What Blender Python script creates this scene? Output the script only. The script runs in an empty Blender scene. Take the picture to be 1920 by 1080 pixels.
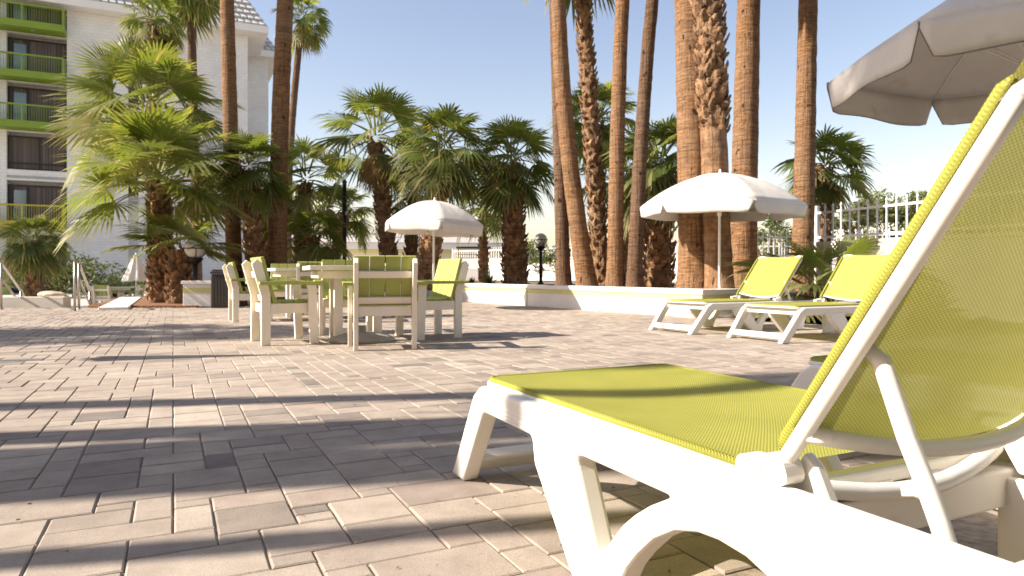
import bpy, bmesh, math, random
import numpy as np
from mathutils import Vector, Matrix

C = bpy.context.scene.collection
SC = bpy.context.scene
R = math.radians

# ------------------------------------------------------------------ camera, sky, sun, exposure
FPX, HOR, CAMH = 1300.0, 512.0, 0.70
cam_d = bpy.data.cameras.new('camera')
cam = bpy.data.objects.new('camera', cam_d); C.objects.link(cam)
cam.location = (0, 0, CAMH); cam.rotation_euler = (R(90), 0, 0)
cam_d.sensor_width = 36.0
cam_d.lens = 36.0 * FPX / 1920.0
cam_d.shift_y = -(540.0 - HOR) / 1920.0
cam_d.clip_start = 0.05; cam_d.clip_end = 3000
cam_d.dof.use_dof = True; cam_d.dof.focus_distance = 1.75; cam_d.dof.aperture_fstop = 8.0
SC.camera = cam

SUN_EL = 34.5
SUN_DIR = Vector((1.0, 0.20, 0.0)).normalized()          # the way the sunlight travels over the ground
world = bpy.data.worlds.new("World"); SC.world = world; world.use_nodes = True
wn = world.node_tree.nodes; wl = world.node_tree.links; wn.clear()
sky = wn.new('ShaderNodeTexSky'); sky.sky_type = 'NISHITA'; sky.sun_disc = False
sky.sun_elevation = R(SUN_EL)
sky.sun_rotation = math.atan2(-SUN_DIR.x, -SUN_DIR.y)
sky.altitude = 0; sky.air_density = 1.2; sky.dust_density = 0.9; sky.ozone_density = 0.15
bg = wn.new('ShaderNodeBackground'); bg.inputs['Strength'].default_value = 0.088
wo = wn.new('ShaderNodeOutputWorld')
mixw = wn.new('ShaderNodeMix'); mixw.data_type = 'RGBA'; mixw.blend_type = 'MULTIPLY'; mixw.inputs[0].default_value = 1.0
mixw.inputs[7].default_value = (1.13, 0.985, 0.985, 1)          # the camera's warm white balance
wl.new(sky.outputs[0], mixw.inputs[6]); wl.new(mixw.outputs[2], bg.inputs['Color']); wl.new(bg.outputs[0], wo.inputs['Surface'])

sun_d = bpy.data.lights.new('sun', 'SUN'); sun_d.energy = 5.0; sun_d.angle = R(0.53)
sun_d.color = (1.0, 0.90, 0.78)
sun = bpy.data.objects.new('sun', sun_d); C.objects.link(sun)
ldir = Vector((SUN_DIR.x * math.cos(R(SUN_EL)), SUN_DIR.y * math.cos(R(SUN_EL)), -math.sin(R(SUN_EL))))
sun.rotation_euler = ldir.to_track_quat('-Z', 'Y').to_euler(); sun.location = (-20, -4, 20)

SC.view_settings.view_transform = 'Standard'; SC.view_settings.look = 'None'
SC.view_settings.gamma = 1.0; SC.view_settings.exposure = 1.2
SC.render.engine = 'CYCLES'
SC.cycles.max_bounces = 8; SC.cycles.transparent_max_bounces = 12; SC.cycles.transmission_bounces = 6
SC.cycles.use_denoising = True

# ------------------------------------------------------------------ helpers
DA = Vector((-0.439, 0.8985, 0))      # one joint direction of the paving, going away
DB = Vector((0.8985, 0.439, 0))       # the other, going right and away

def P(px, py, z):
    return Vector(((px - 960) / FPX * z, z, CAMH - (py - HOR) / FPX * z))
def X(px, z): return (px - 960) / FPX * z

class MB:
    def __init__(s): s.v = []; s.f = []; s.sm = []; s.t = []
    def add(s, vs, fs, smooth=False, tint=(0.5, 0.0)):
        n = len(s.v)
        s.v.extend(tuple(v) for v in vs); s.t.extend([tint] * len(vs))
        s.f.extend(tuple(i + n for i in f) for f in fs); s.sm.extend([smooth] * len(fs))
    def box(s, c, d, M=None, tint=(0.5, 0.0)):
        x, y, z = d[0] / 2, d[1] / 2, d[2] / 2
        vs = [Vector(p) for p in ((-x,-y,-z),(x,-y,-z),(x,y,-z),(-x,y,-z),(-x,-y,z),(x,-y,z),(x,y,z),(-x,y,z))]
        if M is not None: vs = [M @ v for v in vs]
        vs = [v + Vector(c) for v in vs]
        s.add(vs, [(3,2,1,0),(4,5,6,7),(0,1,5,4),(1,2,6,5),(2,3,7,6),(3,0,4,7)], False, tint)
    def beam(s, p, q, w, h, up=(0, 0, 1)):
        p = Vector(p); q = Vector(q); d = (q - p); L = d.length; d.normalize()
        side = Vector(up).cross(d)
        if side.length < 1e-4: side = Vector((1, 0, 0)).cross(d)
        side.normalize(); u = d.cross(side)
        M = Matrix((d, side, u)).transposed()
        s.box((p + q) / 2, (L, w, h), M)
    def tube(s, pts, rad, n=10, caps=True, smooth=True, tint=(0.5, 0.0)):
        pts = [Vector(p) for p in pts]
        if not hasattr(rad, '__len__'): rad = [rad] * len(pts)
        up = None; vs = []; m = len(pts)
        for i, p in enumerate(pts):
            t = (pts[min(i + 1, m - 1)] - pts[max(i - 1, 0)]).normalized()
            if up is None:
                a = Vector((0, 0, 1)) if abs(t.z) < 0.9 else Vector((1, 0, 0))
                up = (a - t * a.dot(t)).normalized()
            else:
                up = (up - t * up.dot(t)).normalized()
            w = t.cross(up)
            for k in range(n):
                a = 2 * math.pi * k / n
                vs.append(p + (up * math.cos(a) + w * math.sin(a)) * rad[i])
        fs = []
        for i in range(m - 1):
            for k in range(n):
                k2 = (k + 1) % n
                fs.append((i * n + k, i * n + k2, (i + 1) * n + k2, (i + 1) * n + k))
        s.add(vs, fs, smooth, tint)
        if caps:
            b = len(s.v) - len(vs)
            s.f.append(tuple(b + k for k in range(n))[::-1]); s.sm.append(False)
            s.f.append(tuple(b + (m - 1) * n + k for k in range(n))); s.sm.append(False)
    def lathe(s, prof, c=(0, 0, 0), n=24, smooth=True, tint=(0.5, 0.0)):
        vs = []; fs = []; m = len(prof); c = Vector(c)
        for r, z in prof:
            for k in range(n):
                a = 2 * math.pi * k / n
                vs.append(c + Vector((r * math.cos(a), r * math.sin(a), z)))
        for i in range(m - 1):
            for k in range(n):
                k2 = (k + 1) % n
                fs.append((i * n + k, i * n + k2, (i + 1) * n + k2, (i + 1) * n + k))
        s.add(vs, fs, smooth, tint)
        b = len(s.v) - len(vs)
        if prof[0][0] > 1e-3: s.f.append(tuple(b + k for k in range(n))[::-1]); s.sm.append(False)
        if prof[-1][0] > 1e-3: s.f.append(tuple(b + (m - 1) * n + k for k in range(n))); s.sm.append(False)
    def prism(s, poly, t0, t1, fn, tint=(0.5, 0.0)):
        n = len(poly)
        vs = [fn(a, b, t0) for a, b in poly] + [fn(a, b, t1) for a, b in poly]
        fs = [tuple(range(n))[::-1], tuple(range(n, 2 * n))]
        fs += [(i, (i + 1) % n, (i + 1) % n + n, i + n) for i in range(n)]
        s.add(vs, fs, False, tint)
    def build(s, name, mat, parent=None, bevel=0.0, segs=2, fix=True):
        me = bpy.data.meshes.new(name)
        me.from_pydata(s.v, [], s.f)
        if fix:
            bm = bmesh.new(); bm.from_mesh(me)
            bmesh.ops.recalc_face_normals(bm, faces=bm.faces); bm.to_mesh(me); bm.free()
        me.polygons.foreach_set('use_smooth', s.sm)
        at = me.color_attributes.new('tint', 'FLOAT_COLOR', 'POINT')
        arr = np.zeros((len(s.v), 4), np.float32); arr[:, 3] = 1
        if s.t: arr[:, :2] = np.array(s.t, np.float32)
        at.data.foreach_set('color', arr.ravel())
        o = bpy.data.objects.new(name, me); C.objects.link(o)
        if mat: me.materials.append(mat)
        if parent: o.parent = parent
        if bevel:
            b = o.modifiers.new('bevel', 'BEVEL'); b.width = bevel; b.segments = segs; b.limit_method = 'ANGLE'; b.angle_limit = R(40)
            b.harden_normals = False
        return o

def tag(o, label, cat, group=None):
    o['label'] = label; o['category'] = cat
    if group: o['group'] = group
    return o
def struct(o, kind='structure'):
    o['kind'] = kind; return o
def thing(name, loc, label, cat, group=None, rz=0.0):
    o = bpy.data.objects.new(name, None); C.objects.link(o); o.empty_display_size = 0.2
    o.location = loc; o.rotation_euler = (0, 0, rz)
    return tag(o, label, cat, group)
def copy_tree(o, loc, rz, label, parent=None):
    c = o.copy(); C.objects.link(c)
    if parent is None:
        c.location = loc; c.rotation_euler = (0, 0, rz); c['label'] = label
    else:
        c.parent = parent
    for ch in list(o.children): copy_tree(ch, None, None, None, c)
    return c

# ------------------------------------------------------------------ materials
def newmat(name):
    m = bpy.data.materials.new(name); m.use_nodes = True
    nt = m.node_tree; nt.nodes.clear()
    out = nt.nodes.new('ShaderNodeOutputMaterial')
    return m, nt, out
def nd(nt, typ, **kw):
    n = nt.nodes.new(typ)
    for k, v in kw.items(): setattr(n, k, v)
    return n
def noise(nt, scale, detail=4, vec=None, rough=0.55):
    n = nd(nt, 'ShaderNodeTexNoise'); n.inputs['Scale'].default_value = scale; n.inputs['Detail'].default_value = detail
    n.inputs['Roughness'].default_value = rough
    if vec is not None: nt.links.new(vec, n.inputs['Vector'])
    return n
def ramp(nt, fac, stops):
    r = nd(nt, 'ShaderNodeValToRGB'); e = r.color_ramp.elements
    while len(e) < len(stops): e.new(0.5)
    for i, (p, c) in enumerate(stops):
        e[i].position = p; e[i].color = (c[0], c[1], c[2], 1)
    nt.links.new(fac, r.inputs['Fac']); return r
def mixc(nt, fac, a, b, mode='MIX'):
    m = nd(nt, 'ShaderNodeMix', data_type='RGBA', blend_type=mode)
    for sock, val in ((m.inputs[0], fac), (m.inputs[6], a), (m.inputs[7], b)):
        if hasattr(val, 'is_output'): nt.links.new(val, sock)
        elif isinstance(val, (int, float)): sock.default_value = val
        else: sock.default_value = (val[0], val[1], val[2], 1)
    return m.outputs[2]
def objco(nt):
    return nd(nt, 'ShaderNodeTexCoord').outputs['Object']
def mapping(nt, vec, scale=(1, 1, 1)):
    m = nd(nt, 'ShaderNodeMapping'); m.inputs['Scale'].default_value = scale
    nt.links.new(vec, m.inputs['Vector']); return m.outputs[0]
def princ(nt, out, col, rough=0.6, bump=None, bdist=0.004, bstr=0.5, metal=0.0, spec=0.5):
    p = nd(nt, 'ShaderNodeBsdfPrincipled')
    if hasattr(col, 'is_output'): nt.links.new(col, p.inputs['Base Color'])
    else: p.inputs['Base Color'].default_value = (*col, 1)
    if hasattr(rough, 'is_output'): nt.links.new(rough, p.inputs['Roughness'])
    else: p.inputs['Roughness'].default_value = rough
    p.inputs['Metallic'].default_value = metal
    p.inputs['Specular IOR Level'].default_value = spec
    if bump is not None:
        b = nd(nt, 'ShaderNodeBump'); b.inputs['Distance'].default_value = bdist; b.inputs['Strength'].default_value = bstr
        nt.links.new(bump, b.inputs['Height']); nt.links.new(b.outputs[0], p.inputs['Normal'])
    if out is not None: nt.links.new(p.outputs[0], out.inputs['Surface'])
    return p
def simple(name, col, rough=0.6, var=0.12, nscale=6.0, bump=0.3, bdist=0.002, bscale=60.0, metal=0.0, spec=0.4, dirt=None):
    m, nt, out = newmat(name); co = objco(nt)
    n1 = noise(nt, nscale, 5, co)
    lo = [c * (1 - var) for c in col]; hi = [min(1, c * (1 + var * 0.6)) for c in col]
    c = ramp(nt, n1.outputs[0], [(0.3, lo), (0.7, hi)]).outputs[0]
    if dirt:
        n3 = noise(nt, dirt[1], 6, co)
        f = ramp(nt, n3.outputs[0], [(dirt[2], (0, 0, 0)), (min(1, dirt[2] + 0.18), (1, 1, 1))])
        c = mixc(nt, f.outputs[0], c, dirt[0])
    n2 = noise(nt, bscale, 3, co)
    princ(nt, out, c, rough, n2.outputs[0], bdist, bump, metal, spec)
    return m

M = {}
M['white_plastic'] = simple('white_plastic', (0.77, 0.735, 0.675), 0.38, 0.06, 4, 0.12, 0.001, 220, dirt=((0.50, 0.43, 0.33), 9.0, 0.66))
M['white_lumber'] = simple('white_lumber', (0.86, 0.775, 0.665), 0.55, 0.06, 5, 0.25, 0.001, 90, dirt=((0.55, 0.47, 0.36), 7.0, 0.64))
M['green_lumber'] = simple('green_lumber', (0.36, 0.385, 0.10), 0.55, 0.12, 5, 0.25, 0.001, 90)
M['white_paint'] = simple('white_paint', (0.80, 0.77, 0.72), 0.75, 0.05, 2, 0.4, 0.003, 45, dirt=((0.52, 0.46, 0.38), 1.6, 0.66))
M['yellow_paint'] = simple('yellow_paint', (0.68, 0.63, 0.27), 0.7, 0.08, 3, 0.3, 0.002, 60)
M['white_metal'] = simple('white_metal', (0.82, 0.80, 0.76), 0.45, 0.04, 3, 0.1, 0.001, 80)
M['black_metal'] = simple('black_metal', (0.018, 0.018, 0.019), 0.45, 0.3, 8, 0.1, 0.001, 80)
M['steel'] = simple('steel', (0.46, 0.42, 0.38), 0.32, 0.1, 8, 0.1, 0.001, 80, metal=0.8)
M['bin_brown'] = simple('bin_brown', (0.035, 0.028, 0.022), 0.6, 0.25, 8, 0.2, 0.002, 60)
M['base_grey'] = simple('base_grey', (0.36, 0.33, 0.29), 0.8, 0.15, 8, 0.4, 0.003, 60)
M['concrete'] = simple('concrete', (0.50, 0.46, 0.40), 0.85, 0.14, 1.2, 0.4, 0.003, 50)
M['sand_joint'] = simple('sand_joint', (0.30, 0.24, 0.185), 0.95, 0.4, 30, 0.8, 0.004, 200)
M['gravel'] = simple('gravel', (0.42, 0.32, 0.24), 0.95, 0.45, 40, 1.0, 0.02, 60)
M['mulch'] = simple('mulch', (0.26, 0.13, 0.07), 0.95, 0.55, 22, 1.0, 0.03, 35)
M['dirt'] = simple('dirt', (0.25, 0.19, 0.13), 0.95, 0.3, 3, 1.0, 0.02, 30)
M['far_ground'] = simple('far_ground', (0.30, 0.25, 0.18), 0.95, 0.3, 0.2, 0.6, 0.02, 8)
M['hotel_green'] = simple('hotel_green', (0.20, 0.29, 0.03), 0.6, 0.08, 2, 0.1, 0.002, 30)
M['hotel_yellow'] = simple('hotel_yellow', (0.42, 0.36, 0.03), 0.6, 0.08, 2, 0.1, 0.002, 30)
M['dark_frame'] = simple('dark_frame', (0.030, 0.024, 0.020), 0.5, 0.2, 5, 0.1, 0.002, 30)
M['lime_wall'] = simple('lime_wall', (0.33, 0.40, 0.10), 0.8, 0.08, 2, 0.3, 0.003, 30)
M['grey_roof'] = simple('grey_roof', (0.40, 0.37, 0.34), 0.85, 0.12, 1.5, 0.5, 0.01, 20)
M['boulder'] = simple('boulder', (0.48, 0.38, 0.29), 0.9, 0.2, 4, 0.8, 0.02, 14)

def m_sling(name, base, transp=0.05):
    m, nt, out = newmat(name); co = objco(nt)
    sp = nd(nt, 'ShaderNodeSeparateXYZ'); nt.links.new(co, sp.inputs[0])
    def wave(sock, period):
        a = nd(nt, 'ShaderNodeMath', operation='MULTIPLY'); nt.links.new(sock, a.inputs[0]); a.inputs[1].default_value = 2 * math.pi / period
        s_ = nd(nt, 'ShaderNodeMath', operation='SINE'); nt.links.new(a.outputs[0], s_.inputs[0]); return s_.outputs[0]
    ad = nd(nt, 'ShaderNodeMath', operation='ADD'); nt.links.new(sp.outputs[0], ad.inputs[0]); nt.links.new(sp.outputs[2], ad.inputs[1])
    w1 = wave(ad.outputs[0], 0.0085); w2 = wave(sp.outputs[1], 0.0085)
    mu = nd(nt, 'ShaderNodeMath', operation='MULTIPLY'); nt.links.new(w1, mu.inputs[0]); nt.links.new(w2, mu.inputs[1])
    h = nd(nt, 'ShaderNodeMath', operation='MULTIPLY_ADD'); nt.links.new(mu.outputs[0], h.inputs[0]); h.inputs[1].default_value = 0.5; h.inputs[2].default_value = 0.5
    n1 = noise(nt, 5, 4, co)
    c1 = ramp(nt, n1.outputs[0], [(0.3, [c * 0.9 for c in base]), (0.7, [c * 1.05 for c in base])]).outputs[0]
    col = mixc(nt, h.outputs[0], mixc(nt, 1.0, c1, (0.50, 0.50, 0.40), 'MULTIPLY'), c1)
    p = princ(nt, None, col, 0.55, h.outputs[0], 0.0012, 0.7, 0, 0.3)
    tr = nd(nt, 'ShaderNodeBsdfTranslucent'); nt.links.new(col, tr.inputs['Color'])
    mx = nd(nt, 'ShaderNodeMixShader'); mx.inputs[0].default_value = 0.34
    nt.links.new(p.outputs[0], mx.inputs[1]); nt.links.new(tr.outputs[0], mx.inputs[2])
    tp = nd(nt, 'ShaderNodeBsdfTransparent')
    m2 = nd(nt, 'ShaderNodeMixShader'); m2.inputs[0].default_value = transp
    nt.links.new(mx.outputs[0], m2.inputs[1]); nt.links.new(tp.outputs[0], m2.inputs[2])
    nt.links.new(m2.outputs[0], out.inputs['Surface'])
    return m
M['sling'] = m_sling('lime_sling', (0.60, 0.59, 0.125), 0.0)
M['sling_open'] = m_sling('lime_sling_open', (0.56, 0.54, 0.14), 0.03)
M['sling_roll'] = m_sling('lime_sling_roll', (0.56, 0.56, 0.10), 0.0)

def m_fabric(name, k):
    m, nt, out = newmat(name); co = objco(nt)
    n1 = noise(nt, 2.5, 5, co)
    c = ramp(nt, n1.outputs[0], [(0.3, (0.70 * k, 0.665 * k, 0.61 * k)), (0.7, (0.80 * k, 0.765 * k, 0.71 * k))]).outputs[0]
    n3 = noise(nt, 5.0, 6, co)
    f = ramp(nt, n3.outputs[0], [(0.60, (0, 0, 0)), (0.80, (1, 1, 1))])
    c = mixc(nt, f.outputs[0], c, (0.58 * k, 0.52 * k, 0.45 * k))
    n2 = noise(nt, 3.5, 4, co)
    p = princ(nt, None, c, 0.8, n2.outputs[0], 0.035, 0.45, 0, 0.2)
    tr = nd(nt, 'ShaderNodeBsdfTranslucent'); nt.links.new(c, tr.inputs['Color'])
    mx = nd(nt, 'ShaderNodeMixShader'); mx.inputs[0].default_value = 0.22
    nt.links.new(p.outputs[0], mx.inputs[1]); nt.links.new(tr.outputs[0], mx.inputs[2])
    nt.links.new(mx.outputs[0], out.inputs['Surface']); return m
M['canvas'] = m_fabric('white_canvas', 1.0)

def m_leaf(name, fresh, dark, dry, trans=0.38):
    m, nt, out = newmat(name)
    at = nd(nt, 'ShaderNodeAttribute', attribute_name='tint'); sp = nd(nt, 'ShaderNodeSeparateColor'); nt.links.new(at.outputs['Color'], sp.inputs[0])
    c = ramp(nt, sp.outputs[0], [(0.0, dark), (1.0, fresh)]).outputs[0]
    c = mixc(nt, sp.outputs[1], c, dry)
    p = princ(nt, None, c, 0.52, None, spec=0.32)
    tr = nd(nt, 'ShaderNodeBsdfTranslucent')
    c2 = mixc(nt, 1.0, c, (1.5, 1.5, 0.7), 'MULTIPLY'); nt.links.new(c2, tr.inputs['Color'])
    mx = nd(nt, 'ShaderNodeMixShader'); mx.inputs[0].default_value = trans
    nt.links.new(p.outputs[0], mx.inputs[1]); nt.links.new(tr.outputs[0], mx.inputs[2])
    nt.links.new(mx.outputs[0], out.inputs['Surface']); return m
M['palm_leaf'] = m_leaf('palm_leaf', (0.205, 0.25, 0.045), (0.05, 0.085, 0.022), (0.42, 0.35, 0.18), .40)
M['dry_leaf'] = m_leaf('dry_palm_leaf', (0.34, 0.23, 0.11), (0.16, 0.09, 0.04), (0.42, 0.30, 0.15), 0.15)
M['tree_leaf'] = m_leaf('tree_leaf', (0.17, 0.19, 0.06), (0.07, 0.10, 0.03), (0.24, 0.20, 0.09), 0.25)
M['shrub_leaf'] = m_leaf('shrub_leaf', (0.10, 0.14, 0.035), (0.04, 0.07, 0.02), (0.2, 0.17, 0.07), 0.25)

def m_trunk(name, a, b, dark, ring):
    m, nt, out = newmat(name); co = objco(nt)
    st = mapping(nt, co, (3, 3, ring)); n1 = noise(nt, 2.2, 6, st, 0.65)
    vt = mapping(nt, co, (26, 26, 1.6)); n2 = noise(nt, 1.0, 4, vt, 0.6)
    n3 = noise(nt, 1.3, 3, co)
    c = ramp(nt, n1.outputs[0], [(0.28, dark), (0.46, a), (0.72, b)]).outputs[0]
    c = mixc(nt, ramp(nt, n2.outputs[0], [(0.30, (1, 1, 1)), (0.45, (0, 0, 0))]).outputs[0], c, [d * 1.1 for d in dark])
    c = mixc(nt, ramp(nt, n3.outputs[0], [(0.35, (0, 0, 0)), (0.7, (0.6, 0.6, 0.6))]).outputs[0], c, [0.62 * x + 0.05 for x in b])
    pt = mapping(nt, co, (9, 9, 5)); n4 = noise(nt, 1.0, 1, pt)
    c = mixc(nt, ramp(nt, n4.outputs[0], [(0.70, (0, 0, 0)), (0.76, (1, 1, 1))]).outputs[0], c, [d * .6 for d in dark])
    rg = mapping(nt, co, (1.2, 1.2, 24)); n5 = noise(nt, 1.0, 3, rg)
    c = mixc(nt, 1.0, c, ramp(nt, n5.outputs[0], [(0.34, (.74, .72, .70)), (0.52, (1, 1, 1)), (.70, (1.14, 1.13, 1.12))]).outputs[0], 'MULTIPLY')
    at = nd(nt, 'ShaderNodeAttribute', attribute_name='tint'); sp = nd(nt, 'ShaderNodeSeparateColor'); nt.links.new(at.outputs['Color'], sp.inputs[0])
    tv = ramp(nt, sp.outputs[0], [(0.0, (0.45, 0.42, 0.40)), (0.5, (1, 1, 1)), (1.0, (1.75, 1.7, 1.6))]).outputs[0]
    c = mixc(nt, 1.0, c, tv, 'MULTIPLY')
    ad = nd(nt, 'ShaderNodeMath', operation='ADD'); nt.links.new(n1.outputs[0], ad.inputs[0]); nt.links.new(n2.outputs[0], ad.inputs[1])
    princ(nt, out, c, 0.9, ad.outputs[0], 0.05, 0.9, 0, 0.15); return m
M['bark_orange'] = m_trunk('bark_orange', (0.235, 0.122, 0.055), (0.38, 0.225, 0.118), (0.080, 0.042, 0.022), 16)
M['bark_brown'] = m_trunk('bark_brown', (0.14, 0.079, 0.044), (0.235, 0.142, 0.084), (0.055, 0.034, 0.021), 16)
M['bark_boots'] = m_trunk('bark_boots', (0.23, 0.122, 0.06), (0.37, 0.23, 0.125), (0.085, 0.046, 0.025), 3)

def m_paver():
    m, nt, out = newmat('concrete_paver'); co = objco(nt)
    at = nd(nt, 'ShaderNodeAttribute', attribute_name='tint'); sp = nd(nt, 'ShaderNodeSeparateColor'); nt.links.new(at.outputs['Color'], sp.inputs[0])
    base = ramp(nt, sp.outputs[0], [(0.0, (0.20, 0.175, 0.152)), (0.22, (0.305, 0.258, 0.216)), (0.6, (0.378, 0.320, 0.264)), (1.0, (0.44, 0.38, 0.31))]).outputs[0]
    c = mixc(nt, sp.outputs[1], base, (0.37, 0.295, 0.248))
    n1 = noise(nt, 7, 6, co, 0.6)
    c = mixc(nt, 1.0, c, ramp(nt, n1.outputs[0], [(0.28, (0.80, 0.79, 0.78)), (0.7, (1.10, 1.10, 1.10))]).outputs[0], 'MULTIPLY')
    n2 = noise(nt, 260, 3, co, 0.7)
    c = mixc(nt, 1.0, c, ramp(nt, n2.outputs[0], [(0.30, (0.70, 0.69, 0.68)), (0.50, (1.0, 1.0, 1.0)), (0.75, (1.14, 1.14, 1.14))]).outputs[0], 'MULTIPLY')
    n3 = noise(nt, 0.7, 5, co)
    c = mixc(nt, 1.0, c, ramp(nt, n3.outputs[0], [(0.35, (0.88, 0.87, 0.86)), (0.65, (1.06, 1.06, 1.06))]).outputs[0], 'MULTIPLY')
    n4 = noise(nt, 60, 2, co)
    f = ramp(nt, n4.outputs[0], [(0.735, (0, 0, 0)), (0.765, (1, 1, 1))])
    c = mixc(nt, f.outputs[0], c, (0.09, 0.07, 0.055))
    ad = nd(nt, 'ShaderNodeMath', operation='MULTIPLY_ADD'); nt.links.new(n2.outputs[0], ad.inputs[0]); ad.inputs[1].default_value = 0.35; nt.links.new(n1.outputs[0], ad.inputs[2])
    princ(nt, out, c, 0.82, ad.outputs[0], 0.006, 0.6, 0, 0.3); return m
M['paver'] = m_paver()

def m_blockwall():
    m, nt, out = newmat('painted_block_wall'); co = objco(nt)
    sp = nd(nt, 'ShaderNodeSeparateXYZ'); nt.links.new(co, sp.inputs[0])
    cb = nd(nt, 'ShaderNodeCombineXYZ'); nt.links.new(sp.outputs[0], cb.inputs[0]); nt.links.new(sp.outputs[2], cb.inputs[1])
    br = nd(nt, 'ShaderNodeTexBrick'); nt.links.new(cb.outputs[0], br.inputs['Vector'])
    br.inputs['Scale'].default_value = 1.0; br.inputs['Brick Width'].default_value = 0.42; br.inputs['Row Height'].default_value = 0.21; br.inputs['Mortar Size'].default_value = 0.012
    br.inputs['Color1'].default_value = (0.74, 0.73, 0.71, 1); br.inputs['Color2'].default_value = (0.80, 0.79, 0.77, 1); br.inputs['Mortar'].default_value = (0.68, 0.67, 0.645, 1)
    n1 = noise(nt, 0.5, 4, co)
    c = mixc(nt, 1.0, br.outputs[0], ramp(nt, n1.outputs[0], [(0.3, (0.9, 0.9, 0.9)), (0.7, (1.03, 1.03, 1.02))]).outputs[0], 'MULTIPLY')
    inv = nd(nt, 'ShaderNodeMath', operation='SUBTRACT'); inv.inputs[0].default_value = 1; nt.links.new(br.outputs['Fac'], inv.inputs[1])
    princ(nt, out, c, 0.85, inv.outputs[0], 0.012, 0.6, 0, 0.2); return m
M['hotel_wall'] = m_blockwall()

def m_glass():
    m, nt, out = newmat('window_glass'); co = objco(nt)
    n1 = noise(nt, 0.7, 3, co)
    c = ramp(nt, n1.outputs[0], [(0.35, (0.10, 0.17, 0.19)), (0.7, (0.18, 0.26, 0.29))]).outputs[0]
    princ(nt, out, c, 0.12, None, spec=0.9); return m
M['glass'] = m_glass()
def m_curtain():
    m, nt, out = newmat('window_curtain'); co = objco(nt)
    mp = mapping(nt, co, (9, 0.2, 0.05)); n1 = noise(nt, 1.6, 3, mp)
    c = ramp(nt, n1.outputs[0], [(0.35, (0.035, 0.026, 0.022)), (0.7, (0.15, 0.11, 0.09))]).outputs[0]
    princ(nt, out, c, 0.5, n1.outputs[0], 0.03, 0.5, 0, 0.5); return m
M['curtain'] = m_curtain()
M['piping'] = simple('grey_piping', (0.22, 0.20, 0.19), 0.8)
def m_globe():
    m, nt, out = newmat('globe_glass')
    princ(nt, out, (0.72, 0.69, 0.64), 0.25, None, spec=0.6); return m
M['globe'] = m_globe()
def m_rooftile():
    return simple('white_roof_tile', (0.66, 0.65, 0.63), 0.7, 0.12, 2, 0.3, 0.01, 12)
M['tile'] = m_rooftile()

# ------------------------------------------------------------------ ground, patio, beds
def poly_prism(name, pts, z0, z1, mat, kind='structure', parent=None):
    mb = MB(); mb.prism([(p[0], p[1]) for p in pts], z0, z1, lambda a, b, t: Vector((a, b, t)))
    o = mb.build(name, mat, parent)
    if kind: struct(o, kind)
    return o
def sheet(name, pts, z, mat):
    mb = MB(); mb.add([Vector((p[0], p[1], z)) for p in pts], [tuple(range(len(pts)))])
    return struct(mb.build(name, mat, fix=False))

W0 = Vector((-1.18, 17.2, 0)); W1 = Vector((2.98, 10.85, 0)); WD = (W1 - W0).normalized()      # planter wall line
WS = W0 - WD * 3.2
RD = Vector((0.8385, 0.545, 0)).normalized()
W2 = W1 + RD * 5.0
FN0 = Vector((5.86, 13.5, 0)); FND = Vector((0.346, -0.938, 0)).normalized()                  # near fence wall line

sheet('ground', [(-900, -300), (900, -300), (900, 1600), (-900, 1600)], -0.62, M['far_ground'])
poly_prism('patio_slab', [(-17, -3), (16, -3), (16, 40), (-5.6, 40), (-5.6, 14.0), (-17, 14.0)], -0.60, -0.0060, M['sand_joint'])
sheet('pool_deck', [(-60, 13.9), (-5.65, 13.9), (-5.65, 60), (-60, 60)], -0.57, M['concrete'])
# gravel strip behind the right hand loungers
sheet('gravel_bed', [(W1.x + .35, W1.y - .15), (3.55, 10.15), (5.6, 8.2), (7.6, 5.2), (12, 3.0), (15, 8), (9, 20), (W2.x, W2.y)], -0.006, M['gravel'])

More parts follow.
